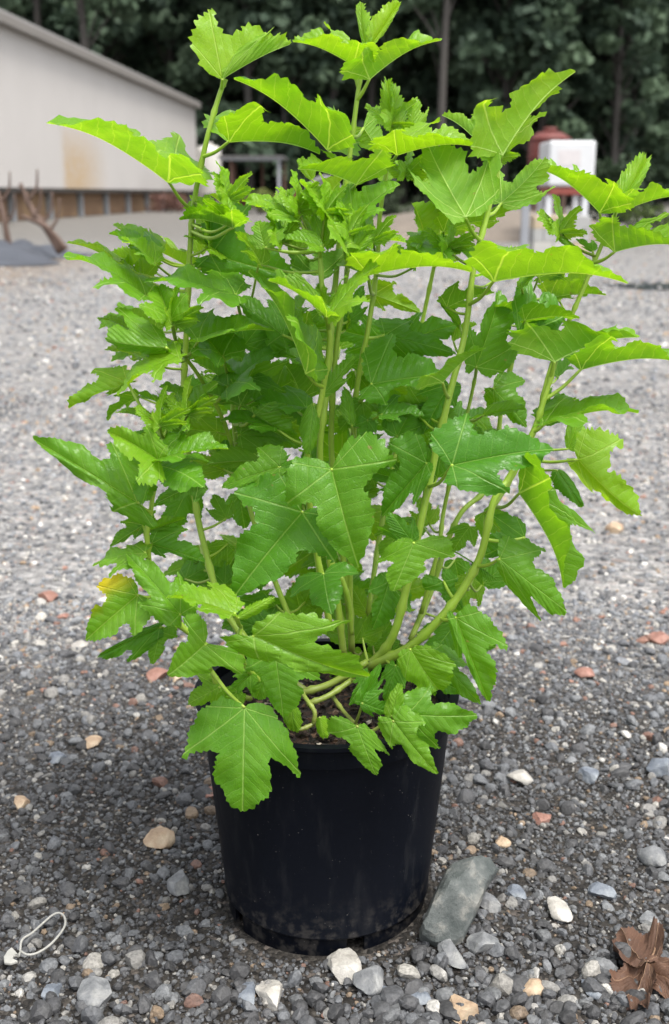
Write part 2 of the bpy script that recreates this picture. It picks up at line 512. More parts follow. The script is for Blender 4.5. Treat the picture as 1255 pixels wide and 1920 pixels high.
STONES = [
 (640,1820,66,62,.3,'rk_pale','pale grey angular stone tucked under the front notch of the pot',1),
 (700,1848,70,52,-.3,'rk_grey','mid grey stone with a split face just in front of the pot',2),
 (508,1872,52,54,.4,'rk_pale','cream white angular stone left of the pot front on fine gravel',3),
 (466,1868,40,48,.1,'rk_blue','blue grey stone touching the cream white stone in front of the pot',4),
 (300,1575,58,42,.6,'rk_tan','tan brown chunk of rock on dark fines left of the pot',5),
 (340,1660,50,50,.2,'rk_grey','grey blocky stone low on the left beside the pot',6),
 (1018,1540,36,24,.1,'rk_red','rust red smooth pebble in the gravel right of the pot',7),
 (975,1463,52,28,.1,'rk_pale','flat pale grey pebble behind the rust red pebble',8),
 (940,1590,32,24,.5,'rk_tan','small yellow tan pebble above the big green grey rock',9),
 (1106,1456,40,30,.2,'rk_blue','rounded blue grey pebble right of the flat pale pebble',10),
 (1240,1446,60,34,0,'rk_blue','long blue grey stone cut off by the right picture edge',11),
 (1045,1722,44,46,.3,'rk_pale','pale speckled round stone midway between big rock and dry leaf',12),
 (1130,1680,52,32,-.2,'rk_blue','flat slate blue stone above the dry brown leaf',13),
 (965,1692,36,32,.2,'rk_blue','small squarish blue stone right of the big rock foot',14),
 (914,1712,38,38,.7,'rk_grey','grey cube shaped stone beside the foot of the big rock',15),
 (905,1790,58,32,-.3,'rk_grey','long grey stone lying in front of the big rock',16),
 (848,1805,46,56,.2,'rk_grey','upright grey wedge of stone below the big rock',17),
 (995,1868,46,30,.1,'rk_tan','banded sandy tan pebble at the bottom of the gravel',18),
 (865,1905,56,42,.2,'rk_tan','pinkish tan stone at the bottom edge below the pot',19),
 (175,1392,34,26,.3,'rk_tan','tan pebble far left of the pot at leaf height',20),
 (108,1420,36,26,.3,'rk_blue','dark blue grey pebble left of the tan pebble',21),
 (38,1508,36,34,.5,'rk_tan','light brown pebble near the left edge above the hook',22),
 (152,1222,34,26,.3,'rk_pale','cream pebble on the left under the yellow edged leaf',23),
 (118,1168,26,18,.1,'rk_red','orange red pebble on the far left behind the cream pebble',24),
 (88,1134,42,16,.1,'rk_red','dull pink flat pebble behind the orange red pebble',25),
 (330,1280,32,20,.2,'rk_tan','sandy pebble peeking out left of the pot rim',26),
 (296,1275,40,24,.1,'rk_red','brown red pebble left of the sandy pebble by the rim',27),
 (394,1492,26,28,.1,'rk_red','reddish brown pebble close against the left pot wall',28),
 (1155,992,40,18,.1,'rk_tan','cream pebble behind the hanging leaf on the right',29),
 (1096,1275,40,20,.1,'rk_red','dark red pebble right of the plant on damp ground',30),
 (1238,1203,44,24,.1,'rk_red','brick red pebble at the right edge of the yard',31),
 (1228,1610,58,30,-.2,'rk_grey','flat grey stone at the right edge above the dry leaf',32),
 (180,1870,62,58,.2,'rk_grey','dark grey blocky stone at the bottom left',33),
 (95,1870,40,34,.2,'rk_blue','small blue grey stone beside the dark blocky stone bottom left',34),
 (1110,1868,38,34,.4,'rk_blue','blue grey stone left of the curled dry leaf at the bottom',35),
 (735,1880,44,40,.2,'rk_blue','dark slate stone at the bottom edge in front of the pot',36),
 (1215,1730,34,26,.2,'rk_grey','small grey stone just above the dry brown leaf',37),
 (780,1880,40,36,.9,'rk_blue','blue black slate piece right of the dark slate stone',38),
]
for s_ in STONES:
    px, py, a, b, rot, m, lab, sd_ = s_
    stone(px, py, a, b, rot, M[m], lab, sd_ + 100, depth=.62)

# the big leaning rock beside the pot
def big_rock():
    rng = np.random.default_rng(5)
    prof = [(788,1752),(836,1774),(868,1756),(898,1696),(914,1654),(936,1620),(920,1600),(888,1600),(846,1612),(830,1634),(812,1672),(797,1708),(786,1736)]
    g0 = ground_at(836, 1772); top = ground_at(905, 1606, .052)
    pts = []
    for px, py in prof:
        k = (1772 - py) / 168.0
        pts.append(ground_at(px, py, .012 + .052 * k))
    pts = np.array(pts); c = pts.mean(0)
    v, f = icosphere(4)
    v = chop(v, rng, 8, .6, .9)
    ax = pts[5] - pts[0]; ax /= np.linalg.norm(ax)
    nrm = np.cross(pts[1] - pts[0], ax); nrm /= np.linalg.norm(nrm)
    if nrm[2] < 0: nrm = -nrm
    # jagged edge, then rings rising to a faceted top
    E = []
    for i in range(len(pts)):
        a, b = pts[i], pts[(i + 1) % len(pts)]
        for t in np.linspace(0, 1, 9, endpoint=False): E.append(a + (b - a) * t)
    E = np.array(E); n = len(E)
    V = []; f = []
    prof_ = [(.80, -.030), (.97, -.014), (1.0, -.002), (.975, .010), (.93, .019), (.84, .028), (.68, .034), (.48, .037), (.28, .038), (.10, .038)]
    fac = [(rng.normal(size=3), rng.uniform(.2, 1)) for _ in range(6)]
    for r, z in prof_:
        for k in range(n):
            p = c + (E[k] - c) * r
            d = p - c
            zz = z + min(0, .006 - .30 * abs(d @ np.cross(ax, nrm) - .006) - .1 * max(0, d @ ax)) * (1 if z > 0 else 0)
            p = p + nrm * zz
            p = p + (nrm * .0035 + ax * .001) * mnoise.noise(Vector(p) * 70) + nrm * .0030 * abs(mnoise.noise(Vector(p) * 95)) + nrm * .0011 * mnoise.noise(Vector(p) * 420)
            V.append(p)
    m_ = len(prof_)
    for i in range(m_ - 1):
        for k in range(n):
            q = (k + 1) % n; f.append((i*n+k, i*n+q, (i+1)*n+q, (i+1)*n+k))
    f.append(tuple((m_-1)*n + k for k in range(n)))
    V = np.array(V)
    side = np.cross(ax, nrm)
    for _ in range(7):
        n_ = nrm + side * rng.uniform(-1.5, 1.5) + ax * rng.uniform(-.9, .9); n_ /= np.linalg.norm(n_)
        d_ = (V - c) @ n_
        lim = d_.max() - rng.uniform(.004, .011)
        V -= np.maximum(0, d_ - lim)[:, None] * n_ * .93
    V = V - c
    o = link('rock', mesh_np('rock', V, f, M['rk_green'], False)); o.location = c - np.array([0, 0, .006])
    tag(o, 'large green grey slab of rock leaning beside the black pot', 'rock')
big_rock()

# ------------------------------------------------------------------ the pot
PH, RT, RB = .236, .1235, .1045
def pot_mat():
    t = NT('black_plastic'); co = t.n('ShaderNodeTexCoord').outputs['Object']
    mp = t.n('ShaderNodeMapping'); mp.inputs['Scale'].default_value = (1, 1, .22); t.l(co, mp.inputs[0])
    n = t.noise(55, 6, mp.outputs[0]); n2 = t.noise(420, 2, co)
    smear = t.smooth(n.outputs[0], .52, .72)
    sz = t.n('ShaderNodeSeparateXYZ'); t.l(co, sz.inputs[0])
    foot_d = t.math('MULTIPLY', t.math('SUBTRACT', 1.0, t.smooth(sz.outputs[2], .01, .075)), t.smooth(t.noise(85, 5, co).outputs[0], .46, .66))
    speck = t.smooth(n2.outputs[0], .72, .78)
    c = t.mix(t.math('MULTIPLY', smear, .2), (.0022, .0030, .0055), (.020, .020, .021))
    c = t.mix(t.math('MULTIPLY', foot_d, .32), c, (.075, .068, .06))
    c = t.mix(t.math('MULTIPLY', speck, .6), c, (.20, .19, .18))
    t.set(Base_Color=c, Roughness=t.math('ADD', .42, t.math('MULTIPLY', smear, .25)))
    t.b.inputs['Specular IOR Level'].default_value = .10
    t.bump(n.outputs[0], .15, .001)
    return t.m
M['pot'] = pot_mat()
pot = empty('nursery_pot', (0, 0, 0), 'round black plastic nursery pot with a collared rim and notched foot', 'plant pot')
b = MB()
b.lathe([(RB - .002, .0215), (RB + .0012, .0222), (RB + .0012, .0238), (RB + .0004, .0248), (RT, PH - .022), (RT, PH - .012), (RT - .003, PH - .012), (RB - .003, .024), (RB - .003, .0215)], 96, closed=True)
b.lathe([(.0005, .0215), (RB - .003, .0215)], 96)
b.build('pot_wall', M['pot'], pot, smooth=True, bevel=0)
b = MB()
b.lathe([(RT + .0002, PH - .024), (RT + .0035, PH - .0225), (RT + .0045, PH - .006), (RT + .0075, PH - .0035), (RT + .0075, PH), (RT - .001, PH), (RT - .001, PH - .024)], 96, closed=True)
b.build('pot_rim', M['pot'], pot, smooth=False)
# foot: skirt arcs with gaps between them
gaps = [(-74, 10), (-148, 9), (-5, 14), (40, 9), (95, 9), (150, 9)]
edges = sorted(gaps)
for i in range(len(edges)):
    a0 = edges[i][0] + edges[i][1] / 2
    a1 = (edges[(i + 1) % len(edges)][0] - edges[(i + 1) % len(edges)][1] / 2) + (360 if i == len(edges) - 1 else 0)
    k = max(4, int((a1 - a0) / 4)); f = []; v = []
    for j in range(k + 1):
        t = R(a0 + (a1 - a0) * j / k)
        for r, z in ((RB - .0012, .0213), (RB - .0022, -.002), (RB - .006, -.002), (RB - .005, .0213)):
            v.append((r * math.cos(t), r * math.sin(t), z))
    for j in range(k):
        for q in range(4):
            f.append((j*4+q, (j+1)*4+q, (j+1)*4+(q+1) % 4, j*4+(q+1) % 4))
    f += [(0,1,2,3), tuple(k*4+q for q in (3,2,1,0))]
    b = MB(); b.add(v, f); b.build('foot', M['pot'], pot, smooth=False)

def soil():
    SO = .208
    n = 70
    v = []; f = []
    for i in range(1, 26):
        r = (RT - .0045) * i / 25
        for k in range(n):
            t = 2*math.pi*k/n
            x, y = r*math.cos(t), r*math.sin(t)
            v.append((x, y, SO + .006 * mnoise.noise(Vector((x, y, 0)) * 60) + .004 * mnoise.noise(Vector((x, y, 3)) * 160)))
    for i in range(24):
        for k in range(n):
            q = (k+1) % n
            f.append((i*n+k, (i+1)*n+k, (i+1)*n+q, i*n+q))
    v.append((0, 0, SO)); f += [(len(v)-1, k, (k+1) % n) for k in range(n)]
    mb = MB(); mb.add(v, f)
    rng = random.Random(3)
    for _ in range(420):                                 # bark chips and perlite
        a = rng.uniform(0, 6.28); r = (RT - .01) * rng.random() ** .5
        L = rng.uniform(.002, .006); th = rng.uniform(0, 3.14)
        c = np.array([r*math.cos(a), r*math.sin(a), SO + rng.uniform(.002, .006)])
        d = np.array([math.cos(th), math.sin(th), rng.uniform(-.4, .4)]) * L
        e = np.array([-math.sin(th), math.cos(th), rng.uniform(-.3, .3)]) * L * .5
        u = np.array([0, 0, .0012])
        vv = [c-d-e-u, c+d-e-u, c+d+e-u, c-d+e-u, c-d-e+u, c+d-e+u, c+d+e+u, c-d+e+u]
        mb.add(vv, [(3,2,1,0),(4,5,6,7),(0,1,5,4),(1,2,6,5),(2,3,7,6),(3,0,4,7)])
    t = NT('potting_mix'); ge = t.n('ShaderNodeNewGeometry').outputs['Position']
    vo = t.n('ShaderNodeTexVoronoi'); vo.inputs['Scale'].default_value = 190; t.l(ge, vo.inputs['Vector'])
    sc = t.n('ShaderNodeSeparateColor'); t.l(vo.outputs['Color'], sc.inputs[0])
    t.set(Base_Color=t.ramp(sc.outputs[0], [(0,(.006,.004,.003)),(.6,(.022,.012,.008)),(.86,(.05,.025,.016)),(.97,(.11,.06,.035)),(1,(.4,.36,.3))]), Roughness=.85)
    t.bump(vo.outputs['Distance'], .7, .004)
    o = mb.build('potting_soil', t.m); tag(o, 'dark brown bark potting mix filling the black pot', 'soil', kind='stuff')
soil()

# ------------------------------------------------------------------ the plant
ORG = np.array([0, 0, .210])
plant = empty('leafy_shrub', ORG, 'bright green bushy shrub with three lobed toothed leaves growing from the black pot', 'shrub')

HALF = [(0,0),(.04,-.035),(.12,-.07),(.24,-.07),(.36,-.01),(.46,.09),(.53,.21),(.575,.35),(.615,.52),(.555,.485),(.48,.445),(.39,.41),(.31,.405),(.245,.435),(.27,.52),(.30,.60),(.295,.69),(.245,.77),(.18,.85),(.11,.92),(.05,.975),(0,1.03)]
ROUND = [(0,0),(.05,-.05),(.15,-.09),(.30,-.07),(.42,.03),(.50,.17),(.53,.32),(.52,.45),(.48,.53),(.44,.59),(.41,.63),(.38,.68),(.35,.73),(.31,.79),(.25,.86),(.17,.93),(.08,.98),(0,1.0)]
NARROW = [(0,0),(.03,-.02),(.08,-.03),(.15,-.01),(.22,.05),(.27,.14),(.30,.24),(.315,.33),(.30,.38),(.285,.43),(.27,.48),(.255,.54),(.24,.61),(.21,.69),(.17,.78),(.12,.87),(.06,.95),(0,1.0)]
def outline(kind, rng, N=84, tooth=1.0):
    H = np.array({'l': HALF, 'r': ROUND, 'n': NARROW}[kind], float)
    H = H.copy(); H[1:-1] += rng.normal(0, .012, (len(H) - 2, 2)); H[1:-1, 0] = np.maximum(H[1:-1, 0], .02)
    d = np.concatenate([[0], np.cumsum(np.hypot(*np.diff(H, axis=0).T))])
    s = np.linspace(0, d[-1], N + 1)
    P = np.stack([np.interp(s, d, H[:, 0]), np.interp(s, d, H[:, 1])], -1)
    tn = np.gradient(P, axis=0); tn /= np.linalg.norm(tn, axis=1)[:, None] + 1e-9
    nr = np.stack([tn[:, 1], -tn[:, 0]], -1)
    per = (.080 if kind != 'n' else .070) * (.6 + .4 * tooth)
    wr = .35 * np.sin(s * rng.uniform(5, 9) + rng.uniform(0, 6)) + .25 * np.sin(s * rng.uniform(13, 19) + rng.uniform(0, 6))
    ph = (s / per + rng.uniform() + wr) % 1.0
    saw = np.where(ph < .7, ph / .7, (1 - ph) / .3)
    big = ((s / (per * 3.1) + rng.uniform()) % 1.0)
    amp = (.034 * saw + .024 * np.abs(big - .5) * 2 - .018) * rng.uniform(.8, 1.2) * tooth * np.clip((s - .16) / .12, 0, 1) * np.clip((d[-1] - s) / .06, 0, 1)
    P = P + nr * amp[:, None]
    P[0] = (0, 0); P[-1] = (0, 1); P[:, 0] = np.maximum(P[:, 0], 0)
    return P
GRID = np.array([(x, y) for y in np.arange(-.06, 1.0, .062) for x in np.arange(.06, .62, .062)])

def leaf_mesh(B, T, L, Rr, rng, kind='l', arch=.05, ruffle=.02, cup=.06, curl=0.0, tooth=1.0):
    """verts, faces, uv of a leaf spanned by its base, its tip and its two side lobes"""
    V = []; UV = []; Fc = []
    a = T - B
    N = np.cross(Rr - L, a); N /= np.linalg.norm(N) + 1e-12
    S = max(np.linalg.norm(a), np.linalg.norm(L - B), np.linalg.norm(Rr - B))
    lob = {'l': (.615, .52), 'r': (.53, .36), 'n': (.315, .33)}[kind]
    ph = rng.uniform(0, 6.28, 6)
    nb = 0
    for sd, Q in ((-1, L), (1, Rr)):
        P = outline(kind, rng, tooth=tooth)
        ytop = P[-1, 1]
        mid = np.stack([np.zeros(15), np.linspace(0, ytop, 17)[1:-1]], -1)
        n = len(P)
        pts = np.concatenate([P, mid, GRID + rng.uniform(-.008, .008, GRID.shape)])
        loop = list(range(n)) + [n + k for k in range(len(mid) - 1, -1, -1)]
        ed = [(loop[k], loop[(k + 1) % len(loop)]) for k in range(len(loop))]
        vo, _, fo, _, _, _ = mgeo.delaunay_2d_cdt([Vector(p) for p in pts], ed, [loop], 1, 1e-5)
        XY = np.array([(p.x, p.y) for p in vo])
        used = np.unique(np.array([k for f_ in fo for k in f_]))
        remap = np.full(len(XY), -1); remap[used] = np.arange(len(used))
        XY = XY[used]
        X, Yc = XY[:, 0], XY[:, 1]
        q = Q - B
        bb = X / lob[0]; aa = Yc - bb * lob[1]
        pos = B + aa[:, None] * a + bb[:, None] * q
        wv = np.clip(bb, 0, 1.2)
        th = np.arctan2(Yc - .15, X + .05); rr = np.hypot(X, Yc - .15)
        z = arch * 4 * Yc * (1 - Yc) * .8 + cup * (4 * wv * (1 - wv)) * .6
        z = z - .12 * np.clip(Yc - .5, 0, 1) ** 2 * (1 + 3 * curl) - curl * .25 * wv ** 2
        z = z + ruffle * np.clip(X / .16, 0, 1) * np.clip(rr * 1.7, 0, 1.2) ** 2 * (np.sin(th * 7 + ph[0] + sd) + .7 * np.sin(th * 13 + ph[1] * sd) + .5 * np.sin(rr * 19 + ph[4]))
        up = Yc > .793 * X                                 # pleats between the side veins
        pl = np.where(up, Yc - .85 * X, .9 * X - .25 * Yc)
        pl = pl + .025 * np.sin(9 * X + ph[2] * sd) + .02 * np.sin(7 * Yc + ph[3])
        z = z + .0075 * np.cos(pl / .124 * 2 * math.pi) * np.clip(X / .08, 0, 1) * -1
        z = z + .012 * np.clip(1 - X / .06, 0, 1) * -1
        pos = pos + (z * S)[:, None] * N
        V += list(pos); UV += [(sd * x, y_) for x, y_ in zip(X, Yc)]
        for f_ in fo:
            t3 = [int(remap[k]) for k in f_]
            if len(t3) != 3: continue
            p0, p1, p2 = XY[t3]
            ccw = (p1[0]-p0[0])*(p2[1]-p0[1]) - (p1[1]-p0[1])*(p2[0]-p0[0]) > 0
            if ccw != (sd > 0): t3 = t3[::-1]
            Fc.append([k + nb for k in t3])
        nb += len(XY)
    return np.array(V), np.array(Fc), np.array(UV)

# stems: picture-plane course, distance from the pot axis, radii
STEMS = [
 ([(424,148),(411,180),(388,262),(364,380),(356,480),(349,640),(345,760),(362,910),(380,1010),(420,1140),(500,1240),(580,1300)], [.02,.02,.02,.03,.03,.03,.03,.02,.01,-.01,-.03,-.04], .0026, .0044),
 ([(679,120),(668,200),(655,300),(642,400),(632,500),(622,620),(612,740),(600,850),(612,1000),(632,1120),(645,1230)], [0,0,0,0,0,-.01,-.02,-.02,0,0,0], .0024, .0045),
 ([(738,230),(728,300),(712,410),(707,500),(690,620),(672,710),(664,800),(662,960),(656,1100),(660,1220)], [.03,.03,.03,.03,.02,.02,.02,.02,.02,.02], .0022, .0042),
 ([(940,288),(917,390),(889,500),(872,625),(842,745),(815,860),(788,985),(764,1095),(738,1190),(700,1240),(640,1275)], [-.02,-.02,-.03,-.03,-.04,-.04,-.05,-.05,-.05,-.04,-.03], .0026, .0058),
 ([(1158,392),(1124,470),(1090,550),(1066,605)], [.06,.06,.06,.06], .0024, .0030),
 ([(1066,605),(1030,700),(1005,800),(968,880),(925,950)], [.06,.05,.04,.02,.0], .0030, .0036),
 ([(1042,676),(1020,750),(1000,810),(955,895),(926,940),(902,1040),(866,1108),(818,1168),(765,1215),(690,1250)], [-.06,-.06,-.06,-.06,-.07,-.07,-.07,-.07,-.06,-.04], .0030, .0056),
 ([(990,560),(968,650),(942,755),(922,900),(866,960),(836,1025),(808,1110),(770,1200)], [.10,.10,.10,.09,.07,.06,.05,.03], .0026, .0040),
 ([(895,688),(880,760),(852,870),(832,960),(822,1030),(790,1150)], [.05,.05,.04,.04,.03,.03], .0020, .0030),
 ([(460,600),(446,650),(436,730),(446,850),(480,990),(540,1150),(590,1260)], [.05,.05,.05,.04,.03,.01,0], .0022, .0038),
 ([(338,660),(370,700),(408,765),(434,830),(442,866)], [-.04,-.02,0,.02,.04], .0022, .0028),
 ([(832,392),(824,450),(812,510),(795,590),(772,700),(748,815),(720,960),(690,1150)], [.12,.12,.12,.12,.11,.10,.07,.03], .0022, .0034),
 ([(306,820),(292,890),(283,960),(277,1020),(300,1130),(400,1220),(520,1290)], [-.10,-.10,-.10,-.10,-.09,-.07,-.05], .0022, .0038),
 ([(600,470),(606,560),(618,640),(600,760),(575,870),(590,1010),(620,1180)], [-.08,-.08,-.07,-.06,-.05,-.03,-.02], .0024, .0042),
 ([(655,470),(645,560),(628,680),(622,850),(640,1010),(655,1150)], [.0,.0,.0,.01,.02,.02], .0024, .0040),
 ([(452,1175),(448,1215),(470,1260),(530,1310)], [-.14,-.14,-.12,-.09], .0024, .0034),
 ([(588,1358),(590,1335),(574,1310),(560,1290)], [-.10,-.10,-.09,-.06], .0026, .0026),
 ([(545,1366),(565,1367),(588,1358)], [-.105,-.105,-.10], .0026, .0026),
 ([(560,1300),(620,1282),(690,1240)], [-.06,-.055,-.05], .0046, .0040),
 ([(575,1320),(615,1305),(660,1275)], [-.08,-.075,-.06], .0034, .0034),
 ([(735,1345),(690,1372),(650,1340),(620,1300)], [-.13,-.125,-.09,-.06], .0018, .0026),
 ([(395,1255),(420,1300),(470,1310)], [-.13,-.12,-.09], .0026, .0032),
 ([(660,1190),(655,1130),(640,1080)], [.0,.0,.0], .003, .003),
]
stem_pts = []
for pl, Ys, r0, r1 in STEMS:
    P = [at(px, py, Y) for (px, py), Y in zip(pl, Ys)]
    C = catmull(P, 7)
    dense = catmull([(x, y, 0) for x, y in pl], 7)
    for c, p in zip(C, dense): stem_pts.append((p[0], p[1], *c))
    # slightly swollen nodes
    rad = .78 * np.linspace(r0, r1, len(C)) * (1 + .32 * np.array([1 if i % 7 == 3 else 0 for i in range(len(C))]))
    b = MB(); b.tube(C, rad, 10)
    b.build('stem', M['stem'], plant, ORG, smooth=True)
stem_pts = np.array(stem_pts)

# leaves: base, tip, two side lobes (picture plane), lean of tip/lobes (+ towards viewer), length, depth, tint, kind, face
Lf = []
def lf(B, T, L, Rr, sg='000', size=0, Y=0.0, tint=.5, kind='l', face='a', **kw):
    Lf.append((B, T, L, Rr, sg, size, Y, tint, kind, face, kw))
# --- crown, upper left
lf((316,340),(95,215),(300,258),(326,258),'0+-',268,-.02,.72,pet=(352,393))
lf((437,427),(337,407),(378,372),(432,398),'-0+',125,-.08,.75)
lf((437,416),(407,360),(418,386),(442,388),'0+-',66,-.085,1.0,'n')
lf((350,497),(232,448),(300,446),(345,470),'0-+',125,.08,.95)
lf((375,475),(388,420),(360,440),(402,440),'000',64,.10,1.0)
lf((240,508),(130,447),(190,455),(215,480),'0-+',120,.03,.85)
lf((275,556),(125,470),(228,485),(180,520),'0-+',185,-.05,.30,face='a')
lf((250,525),(240,478),(228,490),(258,488),'0++',60,.04,.95)
lf((270,524),(268,474),(256,492),(302,486),'000',62,.04,.9)
lf((442,552),(272,520),(392,503),(370,566),'0-+',185,-.06,.35,pet=(446,590))
lf((320,600),(296,534),(260,568),(352,548),'-++',95,-.09,.55,face='u')
lf((312,652),(198,640),(215,575),(258,670),'00-',130,-.10,.40,face='u')
lf((335,668),(217,733),(268,656),(280,708),'0-+',140,-.10,.65,face='u')
lf((240,718),(127,762),(172,694),(200,738),'000',130,-.06,.85)
lf((418,668),(335,588),(360,652),(442,615),'-+0',140,-.05,.22,face='u',pet=(432,720))
lf((372,640),(512,612),(400,575),(440,622),'0-+',150,-.07,.50)
lf((530,628),(438,558),(500,556),(498,648),'0-0',125,-.02,.10,face='u')
lf((428,725),(540,640),(436,668),(480,715),'0-+',150,-.03,.12,face='a')
lf((350,790),(405,715),(338,735),(352,800),'0-+',105,-.08,.55)
lf((322,772),(260,735),(290,733),(300,768),'0-+',78,-.09,.65)
lf((287,790),(217,770),(255,764),(262,788),'0-+',78,-.09,.7)
lf((297,862),(203,806),(272,795),(255,898),'00+',118,-.13,.72,face='u')
lf((258,942),(62,822),(205,828),(208,955),'000',240,-.12,.38,face='u')
lf((300,872),(378,905),(396,856),(266,942),'+0+',130,-.11,.30,face='u')
lf((300,862),(426,836),(360,800),(350,858),'0-+',135,-.12,.45)
lf((372,905),(300,940),(360,945),(315,905),'-00',90,-.06,.12)
lf((268,985),(207,1025),(226,978),(250,1012),'000',85,-.08,.25)
lf((270,998),(346,972),(292,957),(322,988),'000',90,-.07,.35)
lf((284,1020),(384,1052),(352,990),(310,1045),'000',120,-.08,.20,face='u')
lf((272,1036),(172,1055),(235,1018),(202,1076),'0-+',115,-.12,.60,face='u')
lf((258,1116),(160,1200),(178,1100),(252,1196),'000',150,-.13,.45,face='u',yellow=1.0)
lf((338,1152),(238,1036),(258,1128),(335,1070),'000',165,-.15,.28,face='u')
lf((300,1176),(182,1230),(250,1186),(238,1243),'000',135,-.13,.18,face='u')
lf((302,1184),(286,1246),(268,1216),(332,1196),'000',80,-.13,.20,face='u')
lf((440,1150),(313,1115),(388,1088),(362,1146),'0-+',140,-.17,.72,face='u')
lf((447,1158),(515,1120),(470,1134),(482,1152),'000',78,-.165,.9,'n')
lf((385,1208),(315,1268),(342,1160),(452,1266),'000',125,-.18,.42,face='u')
lf((459,1327),(455,1523),(348,1415),(560,1452),'000',200,-.165,.30,face='u',arch=.09,pet=(395,1252))
lf((476,1192),(688,1276),(652,1172),(496,1252),'000',228,-.17,.48,face='u',pet=(452,1215))
lf((516,1225),(532,1346),(605,1280),(462,1256),'000',135,-.14,.18,face='u')
lf((607,1076),(620,1148),(546,1120),(672,1076),'+00',100,-.06,.08,face='u')
lf((670,1362),(705,1455),(731,1418),(618,1380),'000',112,-.155,.33,face='u')
lf((763,1340),(895,1343),(812,1286),(826,1402),'000',135,-.15,.33,face='u')
lf((738,1352),(819,1453),(800,1356),(734,1402),'000',130,-.155,.38,face='u')
lf((735,1342),(748,1282),(722,1322),(756,1314),'000',64,-.15,.75,'r')
lf((770,1218),(822,1295),(757,1266),(847,1240),'000',90,-.11,.42,'r',face='u')
lf((812,1220),(902,1322),(838,1292),(882,1250),'000',145,-.09,.20,face='u')
lf((855,1158),(915,1316),(955,1218),(862,1238),'000',175,-.10,.22,face='u',pet=(830,1160))
lf((680,1316),(712,1244),(676,1280),(722,1268),'000',85,-.12,.15)
lf((680,1318),(730,1336),(722,1294),(702,1346),'000',70,-.13,.2)
lf((680,1196),(703,1134),(682,1178),(720,1186),'000',70,-.03,.75,'r',curl=.6)
# --- centre
lf((622,880),(672,1066),(743,868),(537,952),'000',205,-.13,.33,face='u',arch=.10)
lf((567,960),(438,1118),(440,930),(622,1056),'000',212,-.11,.16,face='u',arch=.08)
lf((525,875),(415,912),(478,836),(472,924),'000',120,-.10,.28,face='u')
lf((522,876),(556,872),(545,852),(540,894),'000',50,-.10,.25)
lf((552,905),(478,925),(500,890),(520,940),'000',90,-.06,.08)
lf((800,868),(716,968),(728,834),(772,950),'000',150,-.05,.12,face='u')
lf((776,1018),(738,1108),(848,1046),(706,1056),'000',110,-.11,.30,face='u')
lf((772,1014),(734,962),(706,985),(775,972),'000',80,-.09,.22)
lf((730,1090),(700,1180),(690,1110),(770,1150),'000',110,-.03,.08)
lf((832,1090),(872,1152),(796,1106),(860,1085),'000',90,-.05,.10)
lf((890,1055),(932,1086),(850,1034),(906,1098),'000',90,-.02,.12)
lf((848,872),(1040,838),(884,768),(958,920),'000',215,-.12,.10,face='u',pet=(805,918))
lf((975,924),(1068,1096),(1038,900),(1116,1003),'0+0',200,-.09,.40,face='u',pet=(926,948))
lf((937,1048),(1062,1146),(1024,1032),(1018,1168),'000',180,-.10,.18,face='u',pet=(893,1062))
lf((985,1008),(902,1044),(920,966),(950,1050),'000',105,-.06,.12)
lf((1083,862),(1200,973),(1164,832),(1112,928),'00-',165,.0,.75,face='u',pet=(1000,868))
lf((1066,842),(1084,790),(1098,822),(1064,800),'000',62,.02,.72,'r')
lf((1045,882),(1092,952),(1040,910),(1078,905),'000',90,-.01,.25,'n')
lf((1020,796),(1195,761),(1085,730),(1105,776),'0-+',185,-.07,.38,pet=(1002,806))
lf((1012,792),(1066,745),(1036,724),(1072,776),'000',85,-.03,.22)
lf((925,728),(988,800),(988,714),(930,782),'000',105,.06,.25,face='u')
lf((830,717),(906,648),(798,700),(858,668),'0+-',112,-.08,.55)
lf((893,688),(940,545),(878,608),(988,632),'000',165,.0,.16)
lf((975,628),(1063,592),(1000,500),(1030,655),'00-',140,-.02,.20,face='u')
lf((1040,678),(1190,622),(988,592),(1110,612),'0+-',170,-.07,.75,pet=(1030,712))
lf((1090,692),(1268,668),(1160,635),(1215,650),'0+-',195,-.06,.60,pet=(1022,752))
lf((1153,472),(1275,455),(1152,404),(1250,405),'0+-',145,.04,.75,pet=(1118,492))
lf((1156,400),(1290,360),(1200,352),(1225,372),'0+-',140,.06,.85)
lf((1156,396),(1216,294),(1172,318),(1204,345),'0+-',125,.05,.98,'n')
lf((1125,398),(1014,307),(1156,328),(1075,308),'0+-',152,.04,.85,pet=(1128,440))
lf((1075,462),(1027,407),(1048,428),(1050,452),'000',76,.05,.5,'n')
lf((1112,470),(1080,448),(1090,462),(1110,448),'000',50,.06,.1)
lf((927,526),(1175,513),(985,440),(1020,500),'0+-',255,-.08,.58,pet=(886,580))
lf((1030,558),(1135,550),(1062,510),(1080,562),'0+0',115,.10,.85)
lf((942,290),(1068,130),(918,184),(1020,215),'0+-',212,-.03,.82,face='a')
lf((906,276),(832,212),(886,214),(922,236),'000',100,.0,.72,pet=(935,310))
lf((873,408),(800,272),(926,262),(766,318),'-00',185,-.06,.60,face='d',pet=(884,450))
lf((940,381),(1024,298),(940,322),(1038,352),'0-0',125,.02,.72,face='d',pet=(918,410))
lf((745,290),(892,265),(744,242),(822,214),'0+-',155,-.02,.75)
lf((770,252),(775,182),(752,226),(806,200),'000',76,.03,.80)
lf((738,258),(726,150),(714,192),(760,206),'0+-',112,.02,.92,'n')
lf((615,280),(447,138),(600,170),(628,206),'0+-',225,.0,.62,pet=(645,330))
lf((430,265),(600,278),(502,197),(438,210),'0+-',190,.0,.52,face='d',pet=(388,290))
lf((417,148),(543,80),(396,18),(515,48),'0+-',150,.01,.85)
lf((662,122),(552,72),(606,40),(672,70),'0-+',132,.0,.88,pet=(676,160))
